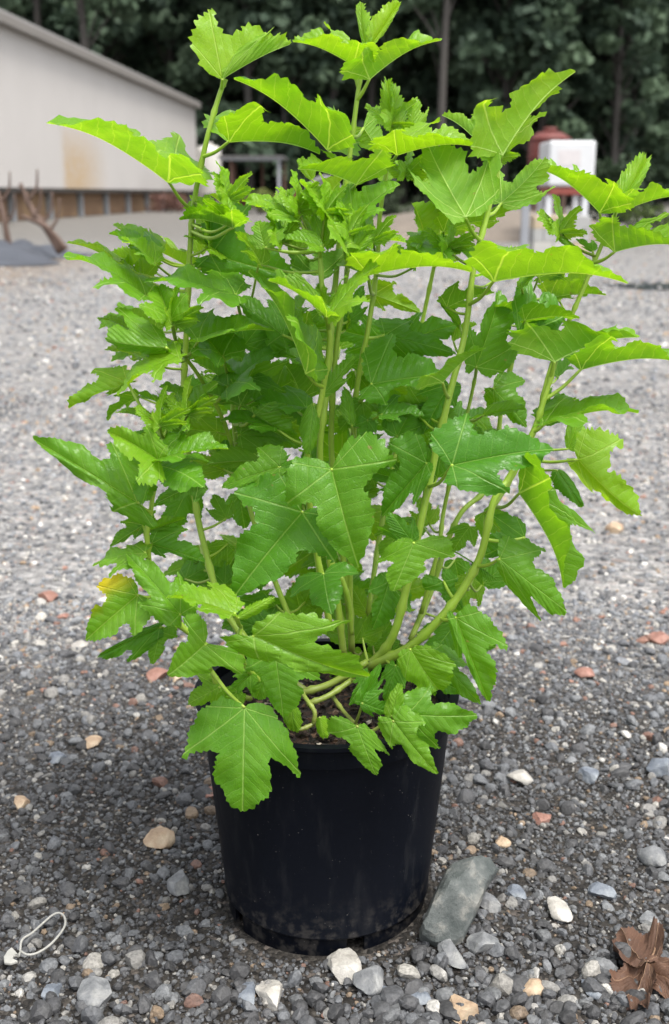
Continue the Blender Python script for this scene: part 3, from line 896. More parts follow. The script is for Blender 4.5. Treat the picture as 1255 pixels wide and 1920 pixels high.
lf((693,148),(820,66),(677,84),(762,70),'0+-',155,-.01,.88,pet=(672,185))
lf((695,86),(751,2),(697,34),(728,52),'000',100,.0,1.0,'n')
lf((686,88),(674,3),(670,42),(697,46),'000',88,.0,1.0,'n')
lf((682,240),(714,286),(638,264),(724,204),'000',80,.06,.45,face='d')
lf((668,346),(562,312),(714,282),(600,284),'0+-',145,-.04,.65,face='a')
lf((645,462),(567,337),(662,385),(606,420),'0-+',160,-.09,.80)
lf((664,408),(748,343),(660,342),(722,396),'0-+',125,-.05,.42)
lf((650,487),(702,424),(664,440),(690,462),'000',84,-.08,.85,'n')
lf((560,412),(455,373),(512,376),(495,404),'0-+',115,-.07,.80)
lf((497,464),(484,414),(460,436),(535,424),'000',70,-.09,.75)
lf((608,458),(636,386),(588,395),(645,430),'000',85,-.08,.72)
lf((602,462),(537,445),(562,424),(575,468),'0-+',78,-.10,.75)
lf((600,445),(552,385),(575,390),(560,430),'0-+',85,-.06,.85)
lf((395,478),(550,520),(472,384),(432,532),'000',175,.02,.05,face='u',pet=(352,520))
lf((600,518),(652,470),(545,458),(640,502),'-00',115,-.04,.40,face='d')
lf((575,700),(479,503),(552,585),(590,600),'0+-',230,-.10,.48,face='a')
lf((613,593),(508,520),(548,506),(592,556),'0-+',140,-.12,.78)
lf((617,592),(705,493),(655,522),(690,560),'0-+',145,-.12,.78)
lf((612,592),(600,528),(580,550),(628,548),'-00',80,-.10,.8)
lf((690,515),(882,497),(742,455),(705,468),'0+-',205,-.07,.70,face='d',pet=(700,560))
lf((790,452),(938,481),(835,443),(850,490),'0-+',155,-.01,.45)
lf((697,720),(832,702),(742,622),(728,752),'000',150,-.04,.08,face='u',pet=(668,760))
lf((722,628),(856,662),(775,600),(782,682),'000',145,.02,.08)
lf((842,722),(795,808),(780,742),(852,765),'000',105,.0,.10)
lf((608,738),(665,668),(615,682),(660,705),'000',95,-.06,.40)
lf((575,765),(470,756),(528,720),(505,768),'0-+',115,-.03,.05)
lf((478,778),(548,820),(475,766),(552,764),'000',85,-.04,.25,face='u')
lf((588,756),(578,852),(562,800),(600,800),'000',100,-.06,.35,'n')
lf((660,797),(647,724),(640,765),(668,770),'000',80,-.03,.45,'n')
lf((690,788),(680,842),(662,800),(706,815),'000',64,-.02,.05)
lf((745,786),(672,765),(706,744),(716,782),'0-+',82,.03,.30)
lf((862,610),(822,562),(842,562),(845,600),'000',66,.02,.30)
lf((832,392),(800,330),(812,372),(850,350),'0--',100,.11,.7)
lf((850,430),(905,400),(868,404),(892,425),'0+-',80,.11,.75)
lf((700,552),(790,586),(742,530),(722,582),'000',105,.10,.65)
lf((577,640),(560,575),(545,600),(590,600),'000',78,.02,.75)
lf((656,600),(682,535),(650,555),(690,575),'000',80,.02,.25)

lf((412,1288),(352,1320),(368,1266),(398,1330),'000',82,-.13,.5,face='u')
lf((445,1296),(408,1334),(412,1298),(450,1330),'000',64,-.125,.55,face='u')
lf((505,1250),(480,1310),(470,1268),(520,1290),'000',74,-.11,.35,'r')
lf((545,1320),(552,1372),(530,1345),(566,1350),'000',48,-.11,.75,'r')
lf((600,1345),(608,1384),(594,1368),(622,1362),'000',46,-.125,.85,'r',curl=.6)
for (x, y, Y) in ((430,375,-.07),(610,400,-.08),(655,440,-.08),(560,395,-.07),(735,235,.02),(925,300,-.02),(530,455,-.08),(325,610,-.09),(350,780,-.09),(300,800,-.12),(700,455,-.05),(1050,440,.05),(760,330,.0),(840,470,-.03)):
    for a_, s_ in ((-2.3, 62), (-1.65, 78), (-.8, 66), (-.2, 52)):
        a2 = a_ + .25 * math.sin(x + s_)
        lf((x, y), (x + s_*math.cos(a2), y + s_*math.sin(a2)), (x + .42*s_*math.cos(a2-.5), y + .42*s_*math.sin(a2-.5)), (x + .42*s_*math.cos(a2+.4), y + .42*s_*math.sin(a2+.4)),
           '0+-', s_ * 1.1, Y, .86, 'n' if s_ < 70 else 'l', 'a')
lf((690,1262),(655,1322),(662,1280),(702,1306),'000',72,-.10,.15,face='u')
lf((742,1248),(722,1320),(712,1276),(760,1290),'000',84,-.08,.18,face='u')
lf((800,1262),(872,1300),(850,1262),(818,1306),'000',84,-.06,.22,face='u')
lf((470,1262),(428,1305),(436,1268),(470,1300),'000',66,-.12,.30,face='u')
# unseen-depth foliage further in
frng = np.random.default_rng(21)
fill = []
for k in range(120):
    for _ in range(50):
        px, py = frng.uniform(285, 950), frng.uniform(540, 1270)
        if ((px - 600) / 340) ** 2 + ((py - 960) / 370) ** 2 < 1: break
    an = frng.uniform(0, 6.28); s = frng.uniform(60, 118)
    T = (px + s * math.cos(an), py + .8 * s * math.sin(an))
    an1, an2 = an - .66, an + .66
    fill.append(((px, py), T, (px + .73*s*math.cos(an1), py + .6*s*math.sin(an1)), (px + .73*s*math.cos(an2), py + .6*s*math.sin(an2)),
               '000', s * 1.15, frng.uniform(.0, .16), frng.uniform(.05, .62), 'l', 'u', {}))

crng = np.random.default_rng(44)
for k in range(64):
    for _ in range(60):
        px, py = crng.uniform(180, 1090), crng.uniform(330, 900)
        if ((px - 640) / 440) ** 2 + ((py - 600) / 290) ** 2 < 1: break
    hi = np.clip((820 - py) / 420, 0, 1)
    an = math.atan2(py - 860, (px - 640) * 1.4) + crng.normal(0, .45)
    s_ = crng.uniform(58, 112)
    dx, dy = math.cos(an), math.sin(an)
    T = (px + s_ * dx, py + s_ * dy * .75)
    o1, o2 = crng.uniform(.25, .55), crng.uniform(.05, .4)
    nx_, ny_ = (dy, -dx) if dx > 0 else (-dy, dx)
    L = (px + .45*s_*dx + o1*s_*nx_, py + .4*s_*dy + o1*s_*ny_)
    Rr = (px + .45*s_*dx - o2*s_*nx_*.6, py + .4*s_*dy - o2*s_*ny_*.4)
    fill.append(((px, py), T, L, Rr, '0-+' if crng.uniform() < .6 else '0+-', s_ * 1.1, crng.uniform(-.05, .13),
                 float(np.clip(.2 + .65 * hi + crng.normal(0, .15), .1, 1)), 'l' if crng.uniform() < .8 else 'n', 'a', {}))

def solve(e, rng=np.random.default_rng(77)):
    B, T, L, Rr, sg, size, Y, tint, kind, face, kw = e
    wB = depth_of(B[0], B[1], Y)
    def d2(p): return math.hypot(p[0] - B[0], p[1] - B[1])
    kl = {'l': .76, 'r': .64, 'n': .46}[kind]
    size = max(size, 1)
    pts = [at_w(B[0], B[1], wB)]
    for p, s_, k in ((T, sg[0], 1.0), (L, sg[1], kl), (Rr, sg[2], kl)):
        dz = math.sqrt(max(0, (size * k) ** 2 - d2(p) ** 2)) * wB / F
        w_ = wB - {'+': 1, '-': -1, '0': 0}[s_] * dz * .9
        if s_ == '0': w_ = wB + (rng.uniform(-.05, .12) if k == 1.0 else rng.choice([rng.uniform(.15, .4), rng.uniform(.1, .3), rng.uniform(-.25, 0)])) * (d2(p) * wB / F)
        pts.append(at_w(p[0], p[1], w_))
    b, t, l, r = pts
    N = np.cross(r - l, t - b)
    toC = CAM - b
    if face == 'u': sw = N @ toC < 0
    elif face == 'd': sw = N @ toC > 0
    else: sw = N[2] < 0
    if sw: l, r = r, l
    return b, t, l, r

def petiole(bpt, Bpx, kw):
    if 'pet' in kw:
        p = kw['pet']; d = np.hypot(stem_pts[:, 0] - p[0], stem_pts[:, 1] - p[1])
    else:
        dy = stem_pts[:, 1] - Bpx[1]
        d = np.hypot(stem_pts[:, 0] - Bpx[0], dy - 18) + 900 * np.linalg.norm(stem_pts[:, 2:] - bpt, axis=1) * .5 + np.where(dy < -15, 60, 0)
    e = stem_pts[np.argmin(d), 2:]
    mid = (bpt + e) / 2 + np.array([0, 0, -.06 * np.linalg.norm(e - bpt)])
    return catmull([e, mid, bpt], 6)

areas = []
for e in Lf:
    P = np.array([e[0], e[2], e[1], e[3]], float)
    areas.append(max(np.ptp(P[:, 0]) * np.ptp(P[:, 1]), 1))
order = np.argsort(areas)[::-1]
solo = set(order[:100].tolist())
rest = []
for i, e in enumerate(Lf):
    rng = np.random.default_rng(1000 + i)
    b, t, l, r = solve(e, rng)
    kw = e[10]
    geo = leaf_mesh(b, t, l, r, rng, e[8], arch=kw.get('arch', .05), curl=kw.get('curl', rng.uniform(.05, .45)), ruffle=kw.get('ruffle', .028), tooth=1.0 + .75 * max(0, min(1, (e[7] - .4) / .35)))
    pt = petiole(b, e[0], kw)
    pr = np.linspace(.0017, .0011, len(pt)) * (1.15 if i in solo else .9)
    if i in solo:
        o = link('leaf', mesh_np('leaf', geo[0] - ORG, geo[1], M['leaf'], True, uv=geo[2]), plant)
        o['tint'] = float(e[7]); o['hue'] = float(rng.uniform(0, 1)); o['yellow'] = float(kw.get('yellow', 0))
        if kw.get('yellow'): o['label'] = 'leaf turning yellow along one edge'
        pb = MB(); pb.tube(pt, pr, 7); pb.build('petiole', M['stem'], o, ORG, smooth=True)
    else: rest.append((geo, pt, pr, e[7]))
for i, e in enumerate(fill):
    rng = np.random.default_rng(5000 + i)
    b, t, l, r = solve(e, rng)
    rest.append((leaf_mesh(b, t, l, r, rng, e[8], ruffle=.028, curl=.2, tooth=1.0 + .6 * e[7]), petiole(b, e[0], {}), np.linspace(.0014, .001, 13), e[7]))
for lo, hi, tv in ((-1, .25, .10), (.25, .5, .36), (.5, .75, .62), (.75, 2, .86)):
    V = []; Fa = []; U = []; n = 0
    for g, pt, pr, tv_ in rest:
        if not lo < tv_ <= hi: continue
        V.append(g[0]); Fa.append(g[1] + n); U.append(g[2]); n += len(g[0])
    o = link('foliage', mesh_np('foliage', np.concatenate(V) - ORG, np.concatenate(Fa), M['leaf'], True, uv=np.concatenate(U)), plant)
    o['kind'] = 'stuff'; o['tint'] = tv; o['hue'] = .4; o['yellow'] = 0.0
pb = MB()
for g, pt, pr, tv_ in rest: pb.tube(pt, pr, 6)
o = pb.build('petioles', M['stem'], plant, ORG, smooth=True); o['kind'] = 'stuff'

# ------------------------------------------------------------------ small things on the gravel
def dry_leaf():
    g = ground_at(1200, 1800)
    root = empty('dry_leaf', (g[0], g[1], 0), 'curled brown dead leaf lying on the gravel at the lower right', 'dead leaf')
    org = np.array([g[0], g[1], 0])
    def G(px, py, z): return ground_at(px, py, z)
    for sd_, (a, b_, c, d) in enumerate([((1215,1800,.022),(1178,1876,.014),(1150,1832,.016),(1222,1866,.026)),
                                         ((1212,1802,.024),(1165,1748,.016),(1238,1736,.024),(1152,1782,.022)),
                                         ((1205,1812,.014),(1275,1850,.010),(1262,1800,.020),(1240,1872,.008))]):
        P = [G(*q) for q in (a, b_, c, d)]
        rng = np.random.default_rng(70 + sd_)
        v, f, uv = leaf_mesh(P[0], P[1], P[2], P[3], rng, 'r', arch=.12, ruffle=.05, cup=.2, curl=.5)
        for i in range(len(v)): v[i] += np.array([0, 0, 1.0]) * .005 * mnoise.noise(Vector(v[i]) * 110)
        v[:, 2] = np.maximum(v[:, 2], .011 + .003 * np.sin(v[:, 0] * 300))
        link('blade', mesh_np('blade', v - org, f, M['dead'], True, uv=uv), root)
    pb = MB(); pb.tube(catmull([G(1205,1812,.015), G(1225,1790,.016), G(1232,1760,.010)], 6), [.0014, .001], 6)
    pb.build('petiole', M['dead'], root, org, smooth=True)
dry_leaf()

def clip():
    g = ground_at(70, 1765)
    root = empty('plastic_hook', (g[0], g[1], 0), 'white plastic loop with a pronged hook end lying on the gravel', 'hook')
    org = np.array([g[0], g[1], 0])
    m = plain('white_plastic', (.30,.295,.27), .5, .3, 90)
    lp = [(38,1783),(42,1762),(62,1748),(96,1718),(112,1712),(122,1722),(120,1740),(98,1768),(72,1786),(52,1790),(38,1783)]
    pb = MB(); pb.tube(catmull([ground_at(x, y, .012) for x, y in lp], 6), .00115, 8)
    pb.build('loop', m, root, org, smooth=True)
    hk = [(40,1778),(34,1788),(26,1779),(22,1775),(14,1782),(7,1793),(8,1804),(20,1806),(34,1801),(24,1796),(27,1790),(38,1790)]
    top = [ground_at(x, y, .014) for x, y in hk]; bot = [ground_at(x, y, .014) - np.array([0, 0, .003]) for x, y in hk]
    n = len(hk)
    pb = MB(); pb.add(top + bot, [tuple(range(n)), tuple(range(2*n-1, n-1, -1))] + [(i, n+i, n+(i+1) % n, (i+1) % n) for i in range(n)])
    pb.build('prong', m, root, org, bevel=.0008)
clip()

# ------------------------------------------------------------------ the shed
def pt(px, D, z):                                       # plan position under picture column px, D metres ahead
    r = ray(px, 364); s = (D) / r[1]
    return np.array([CAM[0] + r[0] * s, CAM[1] + D, z])

def clad_mat():
    t = NT('shed_cladding'); ge = t.n('ShaderNodeNewGeometry').outputs['Position']
    co = t.n('ShaderNodeTexCoord').outputs['UV']
    sp = t.n('ShaderNodeSeparateXYZ'); t.l(co, sp.inputs[0])
    n = t.noise(.5, 5, ge); n2 = t.noise(6, 4, ge)
    c = t.mix(n.outputs[0], (.43,.41,.39), (.52,.495,.475))
    rib = t.math('PINGPONG', sp.outputs[0], .10)
    c = t.mix(t.math('MULTIPLY', t.smooth(rib, .07, .095), .25), c, (.33,.31,.295))
    # rust wash beside the downpipe: a stained sheet
    a = t.math('MULTIPLY', t.smooth(sp.outputs[0], 15.6, 16.4), t.math('SUBTRACT', 1.0, t.smooth(sp.outputs[0], 17.5, 22)))
    z = t.math('SUBTRACT', 1.0, t.smooth(sp.outputs[1], .5, 2.4))
    c = t.mix(t.math('MULTIPLY', t.math('MULTIPLY', a, z), t.smooth(n2.outputs[0], .15, .6)), c, (.42,.31,.19))
    t.set(Base_Color=c, Roughness=.55)
    t.bump(rib, .5, .2)
    return t.m

def shed():
    D0, D1, pxa, pxb = 20.0, 60.0, -370, 371
    A, B = pt(pxa, D0, 0), pt(pxb, D1, 0)
    ax = (B - A); L = np.linalg.norm(ax); ax /= L
    nr = np.array([-ax[1], ax[0], 0.0])                 # away to the left/back
    root = empty('shed', tuple(A), 'long pale steel shed raised on a brown timber base behind the yard', 'shed')
    zb, zt = .875, 4.95
    def W(s, o, z): return A + ax * s + nr * o + np.array([0, 0, z])
    # front wall with ribs, as one folded sheet
    V = []; U = []; Fc = []
    n = int(L / .2); 
    for i in range(n + 1):
        s = L * i / n
        for z in (zb, zt):
            V.append(W(s, (0 if i % 2 else .012), z)); U.append((s, z - zb))
    for i in range(n): Fc.append((2*i, 2*i+2, 2*i+3, 2*i+1))
    # end wall and back wall
    b0 = len(V)
    V += [W(L, 0, zb), W(L, 18, zb), W(L, 18, zt), W(L, 9, zt + 1.6), W(L, 0, zt), W(0, 18, zb), W(0, 18, zt)]
    U += [(0,0),(1,0),(1,1),(1,1),(0,1),(2,0),(2,1)]
    Fc += [(b0, b0+1, b0+2, b0+3, b0+4), (b0+1, b0+5, b0+6, b0+2)]
    me = mesh_np('wall', np.array(V) - A, Fc, clad_mat(), False, uv=U)
    link('wall', me, root)
    rm = plain('roof_steel', (.33,.32,.31), .5, .15, 2)
    b = MB()
    v = [W(-.2,-.25,zt+.06), W(L+.25,-.25,zt+.06), W(L+.25,9,zt+1.75), W(-.2,9,zt+1.75), W(L+.25,18.3,zt+.06), W(-.2,18.3,zt+.06)]
    v2 = [p + np.array([0,0,.06]) for p in v]
    b.add(v + v2, [(3,2,1,0),(5,4,2,3),(6,7,8,9),(9,8,10,11),(0,1,7,6),(1,2,8,7),(2,4,10,8),(4,5,11,10),(5,3,9,11),(3,0,6,9)])
    b.build('roof', rm, root, A)
    gm = plain('gutter_steel', (.21,.195,.18), .5, .15, 2)
    b = MB()
    q = [W(-.2,-.26,zt-.16), W(L+.2,-.26,zt-.16), W(L+.2,-.03,zt-.16), W(-.2,-.03,zt-.16)]
    b.prism(q, .21); b.build('gutter', gm, root, A)
    # base: dark gap, timber boards, steel posts
    b = MB(); b.prism([W(0,.35,0), W(L,.35,0), W(L,.5,0), W(0,.5,0)], zb + .1)
    t = NT('base_timber'); ge = t.n('ShaderNodeNewGeometry').outputs['Position']
    mp = t.n('ShaderNodeMapping'); mp.inputs['Scale'].default_value = (.5, .5, 5); t.l(ge, mp.inputs[0])
    n1 = t.noise(1.2, 5, mp.outputs[0]); n2 = t.noise(.6, 3, ge)
    c = t.mix(n1.outputs[0], (.10,.055,.035), (.30,.185,.10))
    c = t.mix(t.smooth(n2.outputs[0], .45, .7), c, (.36,.24,.13))
    t.set(Base_Color=c, Roughness=.85)
    b.build('base_wall', t.m, root, A)
    b = MB(); b.prism([W(0,-.02,zb-.13), W(L,-.02,zb-.13), W(L,.34,zb-.13), W(0,.34,zb-.13)], .12)
    b.build('gap_shade', plain('gap_shade_dark', (.03,.025,.022), .8), root, A)  # near-black strip standing in for the shade in the gap under the cladding
    pm = plain('galvanised_post', (.30,.32,.34), .5, .15, 3, .3)
    for s in np.arange(1.2, L, 3.45):
        b = MB(); b.prism([W(s,.18,0), W(s+.22,.18,0), W(s+.22,.33,0), W(s,.33,0)], zb - .13)
        b.build('post', pm, root, A)
shed()

# ------------------------------------------------------------------ yard clutter far off
def tarp():
    c = pt(30, 13.2, 0)
    V = []; Fc = []; n, m = 46, 24
    for j in range(m + 1):
        for i in range(n + 1):
            u, v = i / n, j / m
            x = c[0] - 2.6 + 3.1 * u + .15 * math.sin(9 * v); y = c[1] - 1.4 + 2.6 * v
            e = min(1, 6 * min(u, 1 - u)) * min(1, 5 * min(v, 1 - v))
            z = .01 + .9 * e * (.10 + .13 * mnoise.noise(Vector((x * 1.3, y * 2.6, 1))) + .16 * abs(mnoise.noise(Vector((x * 2.6, y * 5, 4)))))
            V.append((x, y, z))
    for j in range(m):
        for i in range(n):
            a = j * (n + 1) + i; Fc.append((a, a + 1, a + n + 2, a + n + 1))
    o = link('tarpaulin', mesh_np('tarpaulin', np.array(V) - c, Fc, plain('grey_tarp', (.05,.055,.066), .5, .4, 3), True)); o.location = c
    tag(o, 'crumpled dark grey plastic sheet heaped on the ground at the far left', 'tarpaulin')
tarp()

bm_ = plain('dead_wood', (.10,.065,.05), .8, .3, 20)
def branch(pts, r, label):
    P = [np.array(p) for p in pts]
    b = MB(); C = catmull(P, 5); b.tube(C, np.linspace(r, r * .4, len(C)), 7)
    k = len(C) // 2
    for f_, s_ in ((.45, 1), (.65, -1), (.8, 1)):
        q = C[int(f_ * (len(C) - 1))]
        b.tube(catmull([q, q + np.array([.1 * s_, .02, .14]), q + np.array([.13 * s_, .0, .34])], 3), [r * .45, r * .2], 5)
    g = P[0]
    o = b.build('branch', bm_, None, g, smooth=True); o.location = g
    tag(o, label, 'branch')
def pz(px, py, D):
    r = ray(px, py); return CAM + r * (D / r[1])
branch([pz(114,472,13.2), pz(85,425,13.3), pz(62,395,13.4), pz(38,345,13.5)], .05, 'dark dead branch sticking up out of the grey plastic sheet')
branch([pz(122,468,13.0), pz(85,425,12.9), pz(40,405,12.8)], .045, 'dead branch lying low across the grey plastic sheet')
branch([pz(18,472,13.6), pz(8,410,13.6), pz(-3,360,13.7)], .045, 'upright dark stick at the left edge by the shed base')

def white_tank():
    c = pt(394, 52, 0)
    root = empty('upright_tank', tuple(c), 'tall off white upright tank just right of the shed end', 'tank')
    m = plain('white_paint', (.50,.48,.44), .5, .12, 1)
    b = MB(); b.lathe([(.02, 2.72), (.38, 2.70), (.52, 2.58), (.53, 2.5), (.53, .1), (.5, .0), (.02, 0)], 40); b.build('body', m, root, smooth=True)
    b = MB(); b.lathe([(.02, 2.84), (.17, 2.84), (.18, 2.70), (.02, 2.70)], 24); b.build('lid', m, root, smooth=True)
white_tank()

def carport():
    D = 46
    a, b_ = pt(418, D, 0), pt(528, D, 0)
    root = empty('open_shelter', tuple(a), 'open steel frame shelter with a flat roof in front of the forest', 'shelter')
    m = plain('shelter_steel', (.30,.31,.33), .5, .1, 2); rm = plain('shelter_roof', (.14,.137,.134), .6, .2, 2)
    w_ = b_[0] - a[0]
    rust = plain('shelter_rust', (.10,.055,.04), .8, .3, 3)
    for x, y, mm in ((w_ - .14, 0, m), (.3, 0, rust), (w_ * .55, 3.9, rust), (.1, 4, rust), (w_ - .1, 4, rust)):
        b = MB(); b.box((x, y, 0), (x + .11, y + .11, 1.95)); b.build('post', mm, root)
    b = MB(); b.box((-.1, -.10, 1.952), (w_ + .05, .10, 2.06)); b.build('beam', m, root)
    b = MB(); b.box((-.15, -.2, 2.063), (w_ + .1, 4.4, 2.12)); b.build('roof', rm, root)
carport()

def igloo():
    D = 40; c = pt(608, D, 0)
    root = empty('grow_tunnel', tuple(c), 'low arched grey cloth grow tunnel behind the plant', 'tunnel')
    m = plain('tunnel_cloth', (.34,.35,.36), .6, .15, 2)
    V = []; Fc = []
    n = 16
    for y in np.linspace(0, 5, 8):
        for k in range(n + 1):
            t = math.pi * k / n; V.append((.70 * math.cos(t), y, 1.22 * math.sin(t) ** .8 + .01))
    for j in range(7):
        for k in range(n): a = j * (n + 1) + k; Fc.append((a, a + 1, a + n + 2, a + n + 1))
    Fc.append(tuple(range(n + 1)))
    link('cover', mesh_np('cover', np.array(V), Fc, m, True), root)
    b = MB()
    b.tube([(.72 * math.cos(t), -.02, 1.24 * math.sin(t) ** .8 + .02) for t in np.linspace(0.01, math.pi - .01, 20)], .03, 6)
    b.build('hoop', plain('hoop_steel', (.5,.5,.5), .4), root, smooth=True)
igloo()

def red_tank():
    D = 24; c = pt(1026, D, 0)
    root = empty('round_tank', tuple(c), 'rust red round water tank with a shallow domed top', 'tank')
    m = plain('rust_red', (.115,.026,.02), .55, .2, 2)
    r = 36 / F * D * 1.02
    top = .708 + (364 - 258) / F * D
    b = MB(); b.lathe([(.01, top + .02), (r * .55, top), (r * .95, top - .10), (r, top - .13), (r, .95), (r - .02, .90), (.01, .90)], 48); b.build('body', m, root, smooth=True)
    b = MB()
    for a_ in range(5):
        t_ = a_ * 1.2566; q_ = MB(); x_, y_ = (r - .08) * math.cos(t_), (r - .08) * math.sin(t_); q_.box((x_ - .04, y_ - .04, 0), (x_ + .04, y_ + .04, .898)); q_.build('leg', bm_, root)
    for z in (top - .16, top - .5): b.lathe([(r + .001, z), (r + .018, z + .01), (r + .018, z + .04), (r + .001, z + .05)], 48, closed=True)
    b.build('band', m, root, smooth=True)
    b = MB(); b.lathe([(.01, top + .09), (.13, top + .09), (.14, top + .012), (.01, top + .012)], 24); b.build('hatch', m, root, smooth=True)
red_tank()

def fuel_tank():
    D = 17.5; Y0 = CAM[1] + D
    c = pt(1070, D, 0)
    k = D / F
    hw = 42 * k; zt = .708 + (364 - 272) * k; zb = .708 + (364 - 366) * k
    root = empty('tank_on_stand', tuple(c), 'white box tank with a red underside on a white steel stand', 'tank')
    wm = plain('tank_white', (.56,.57,.58), .4, .12, 3); rd = plain('tank_red', (.24,.06,.045), .6, .25, 4)
    b = MB(); b.box((-hw, 0, zb + .12), (hw, .9, zt)); b.build('body', wm, root, bevel=.04)
    b = MB(); b.box((-hw + .03, .03, zb), (hw - .03, .87, zb + .118)); b.build('underside', rd, root, bevel=.02)
    # faded panel marking on the front
    b = MB(); b.box((-hw * .62, -.006, zt - .36), (hw * .35, -.001, zt - .13)); b.build('faded_panel', plain('faded_pink', (.53,.50,.50), .5, .2, 9), root)
    sm = plain('stand_white', (.55,.56,.58), .45, .1, 3)
    for x in (-hw + .0, hw - .15):
        for y in (.06, .74):
            b = MB(); b.box((x, y, 0), (x + .09, y + .09, zb - .002)); b.build('leg', sm, root)
    b = MB(); b.box((-hw + .092, .07, .34), (hw - .152, .14, .40)); b.build('crossbar', sm, root)
    b = MB(); b.box((hw * .2, .075, .402), (hw * .3, .135, zb - .004)); b.build('strut', sm, root)
fuel_tank()

def block_wall():
    D = 14.2
    a, b_ = pt(1004, D, 0), pt(1112, D, 0)
    k = D / F; top = .708 - (402 - 364) * k
    root = empty('block_stack', tuple(a), 'low stack of pale grey concrete blocks in front of the tank', 'block stack')
    w_ = b_[0] - a[0]
    ms = [plain('block_pale', (.42,.41,.38), .85, .2, 4, bump=.01), plain('block_tan', (.44,.36,.25), .85, .2, 4, bump=.01), plain('block_grey', (.34,.34,.33), .85, .2, 4, bump=.01)]
    rows = 3; h = top / rows
    for r_ in range(rows):
        x = 0; i = 0
        while x < w_ - .03:
            ln = min(.24 if not (r_ % 2 and i == 0) else .12, w_ - x)
            b = MB(); b.box((x + .002, .003 * ((r_ + i) % 3), r_ * h + .001), (x + ln - .004, .30, (r_ + 1) * h - .003))
            b.build('block', ms[(r_ * 2 + i * 3 + (i == 2)) % 3], root, bevel=.006)
            x += ln; i += 1
block_wall()

def fence_post():
    g = pt(988, 14.0, 0)
    root = empty('fence_post', tuple(g), 'short grey steel fence post left of the concrete blocks', 'post')
    k = 14.0 / F
    m = plain('post_steel', (.25,.26,.28), .5, .15, 5)
    b = MB(); b.box((-.045, 0, 0), (.045, .08, .708 - (378 - 364) * k)); b.build('upright', m, root, bevel=.005)
    b = MB(); b.box((-.055, -.01, .708 - (378 - 364) * k), (.055, .09, .708 - (376 - 364) * k)); b.build('cap', m, root)
fence_post()

def berm():
    V = []; Fc = []; n, m = 60, 20
    for j in range(m + 1):
        for i in range(n + 1):
            u, v = i / n, j / m
            x = .3 + 4.6 * u; y = 17.0 + 6 * v
            e = math.sin(math.pi * u) ** .35 * math.sin(math.pi * v) ** .8
            z = -.02 + e * (.46 + .06 * mnoise.noise(Vector((x * .9, y * .7, 2)))) + .02 * mnoise.noise(Vector((x * 6, y * 6, 0)))
            V.append((x, y, z))
    for j in range(m):
        for i in range(n):
            a = j * (n + 1) + i; Fc.append((a, a + 1, a + n + 2, a + n + 1))
    o = link('earth_bank', mesh_np('earth_bank', V, Fc, plain('bank_soil', (.15,.125,.10), .9, .35, 5, bump=.03, bscale=25), True))
    tag(o, kind='structure')
berm()

g = pt(1262, 9.2, 0); pmat = plain('puddle_water', (.03,.035,.045), .12, .1, 2)
V = [(g[0] + (.42 + .1 * math.sin(3 * t)) * math.cos(t), g[1] + .42 * math.sin(t) * (1 + .2 * math.cos(2 * t)), .006) for t in np.linspace(0, 2 * math.pi, 40, endpoint=False)]
tag(link('puddle', mesh_np('puddle', V, [tuple(range(40))], pmat)), kind='structure')

# ------------------------------------------------------------------ shrubs and forest
def foliage_mat(name, a, b, sat=.5):
    t = NT(name)
    at_ = t.n('ShaderNodeAttribute', attribute_name='col').outputs['Fac']
    c = t.mix(at_, a, b)
    t.set(Base_Color=c, Roughness=.7)
    t.b.inputs['Specular IOR Level'].default_value = .25
    tr = t.n('ShaderNodeBsdfTranslucent'); t.l(c, tr.inputs[0])
    ms = t.n('ShaderNodeMixShader'); ms.inputs[0].default_value = .25
    t.l(t.b.outputs[0], ms.inputs[1]); t.l(tr.outputs[0], ms.inputs[2]); t.l(ms.outputs[0], t.out.inputs[0])
    return t.m

def clumps(centres, radii, per, size, rng):
    n = len(centres) * per
    c = np.repeat(np.array(centres), per, 0); r = np.repeat(np.array(radii), per)
    d = rng.normal(size=(n, 3)); d /= np.linalg.norm(d, axis=1)[:, None]
    p = c + d * (r * rng.uniform(.25, 1, n) ** .6)[:, None] * np.array([1, 1, .75])
    Rm = rotmats(n, rng)
    s = size * rng.uniform(.6, 1.4, n)
    q = np.array([(-.5,-.3,0),(.5,-.3,.08),(.55,.3,0),(-.45,.3,-.08)])
    V = np.einsum('nij,kj->nki', Rm, q) * s[:, None, None] + p[:, None, :]
    Fc = np.arange(n * 4).reshape(n, 4)
    tone = np.repeat(np.repeat(rng.uniform(0, 1, len(centres)), per) * .7 + rng.uniform(0, .3, n), 4)
    C = np.stack([tone, tone, tone, np.ones_like(tone)], -1)
    return V.reshape(-1, 3), Fc, C

M['euc'] = foliage_mat('forest_leaf', (.022,.040,.028), (.115,.170,.100))
M['bark'] = plain('forest_bark', (.055,.050,.045), .85, .35, 1.5)

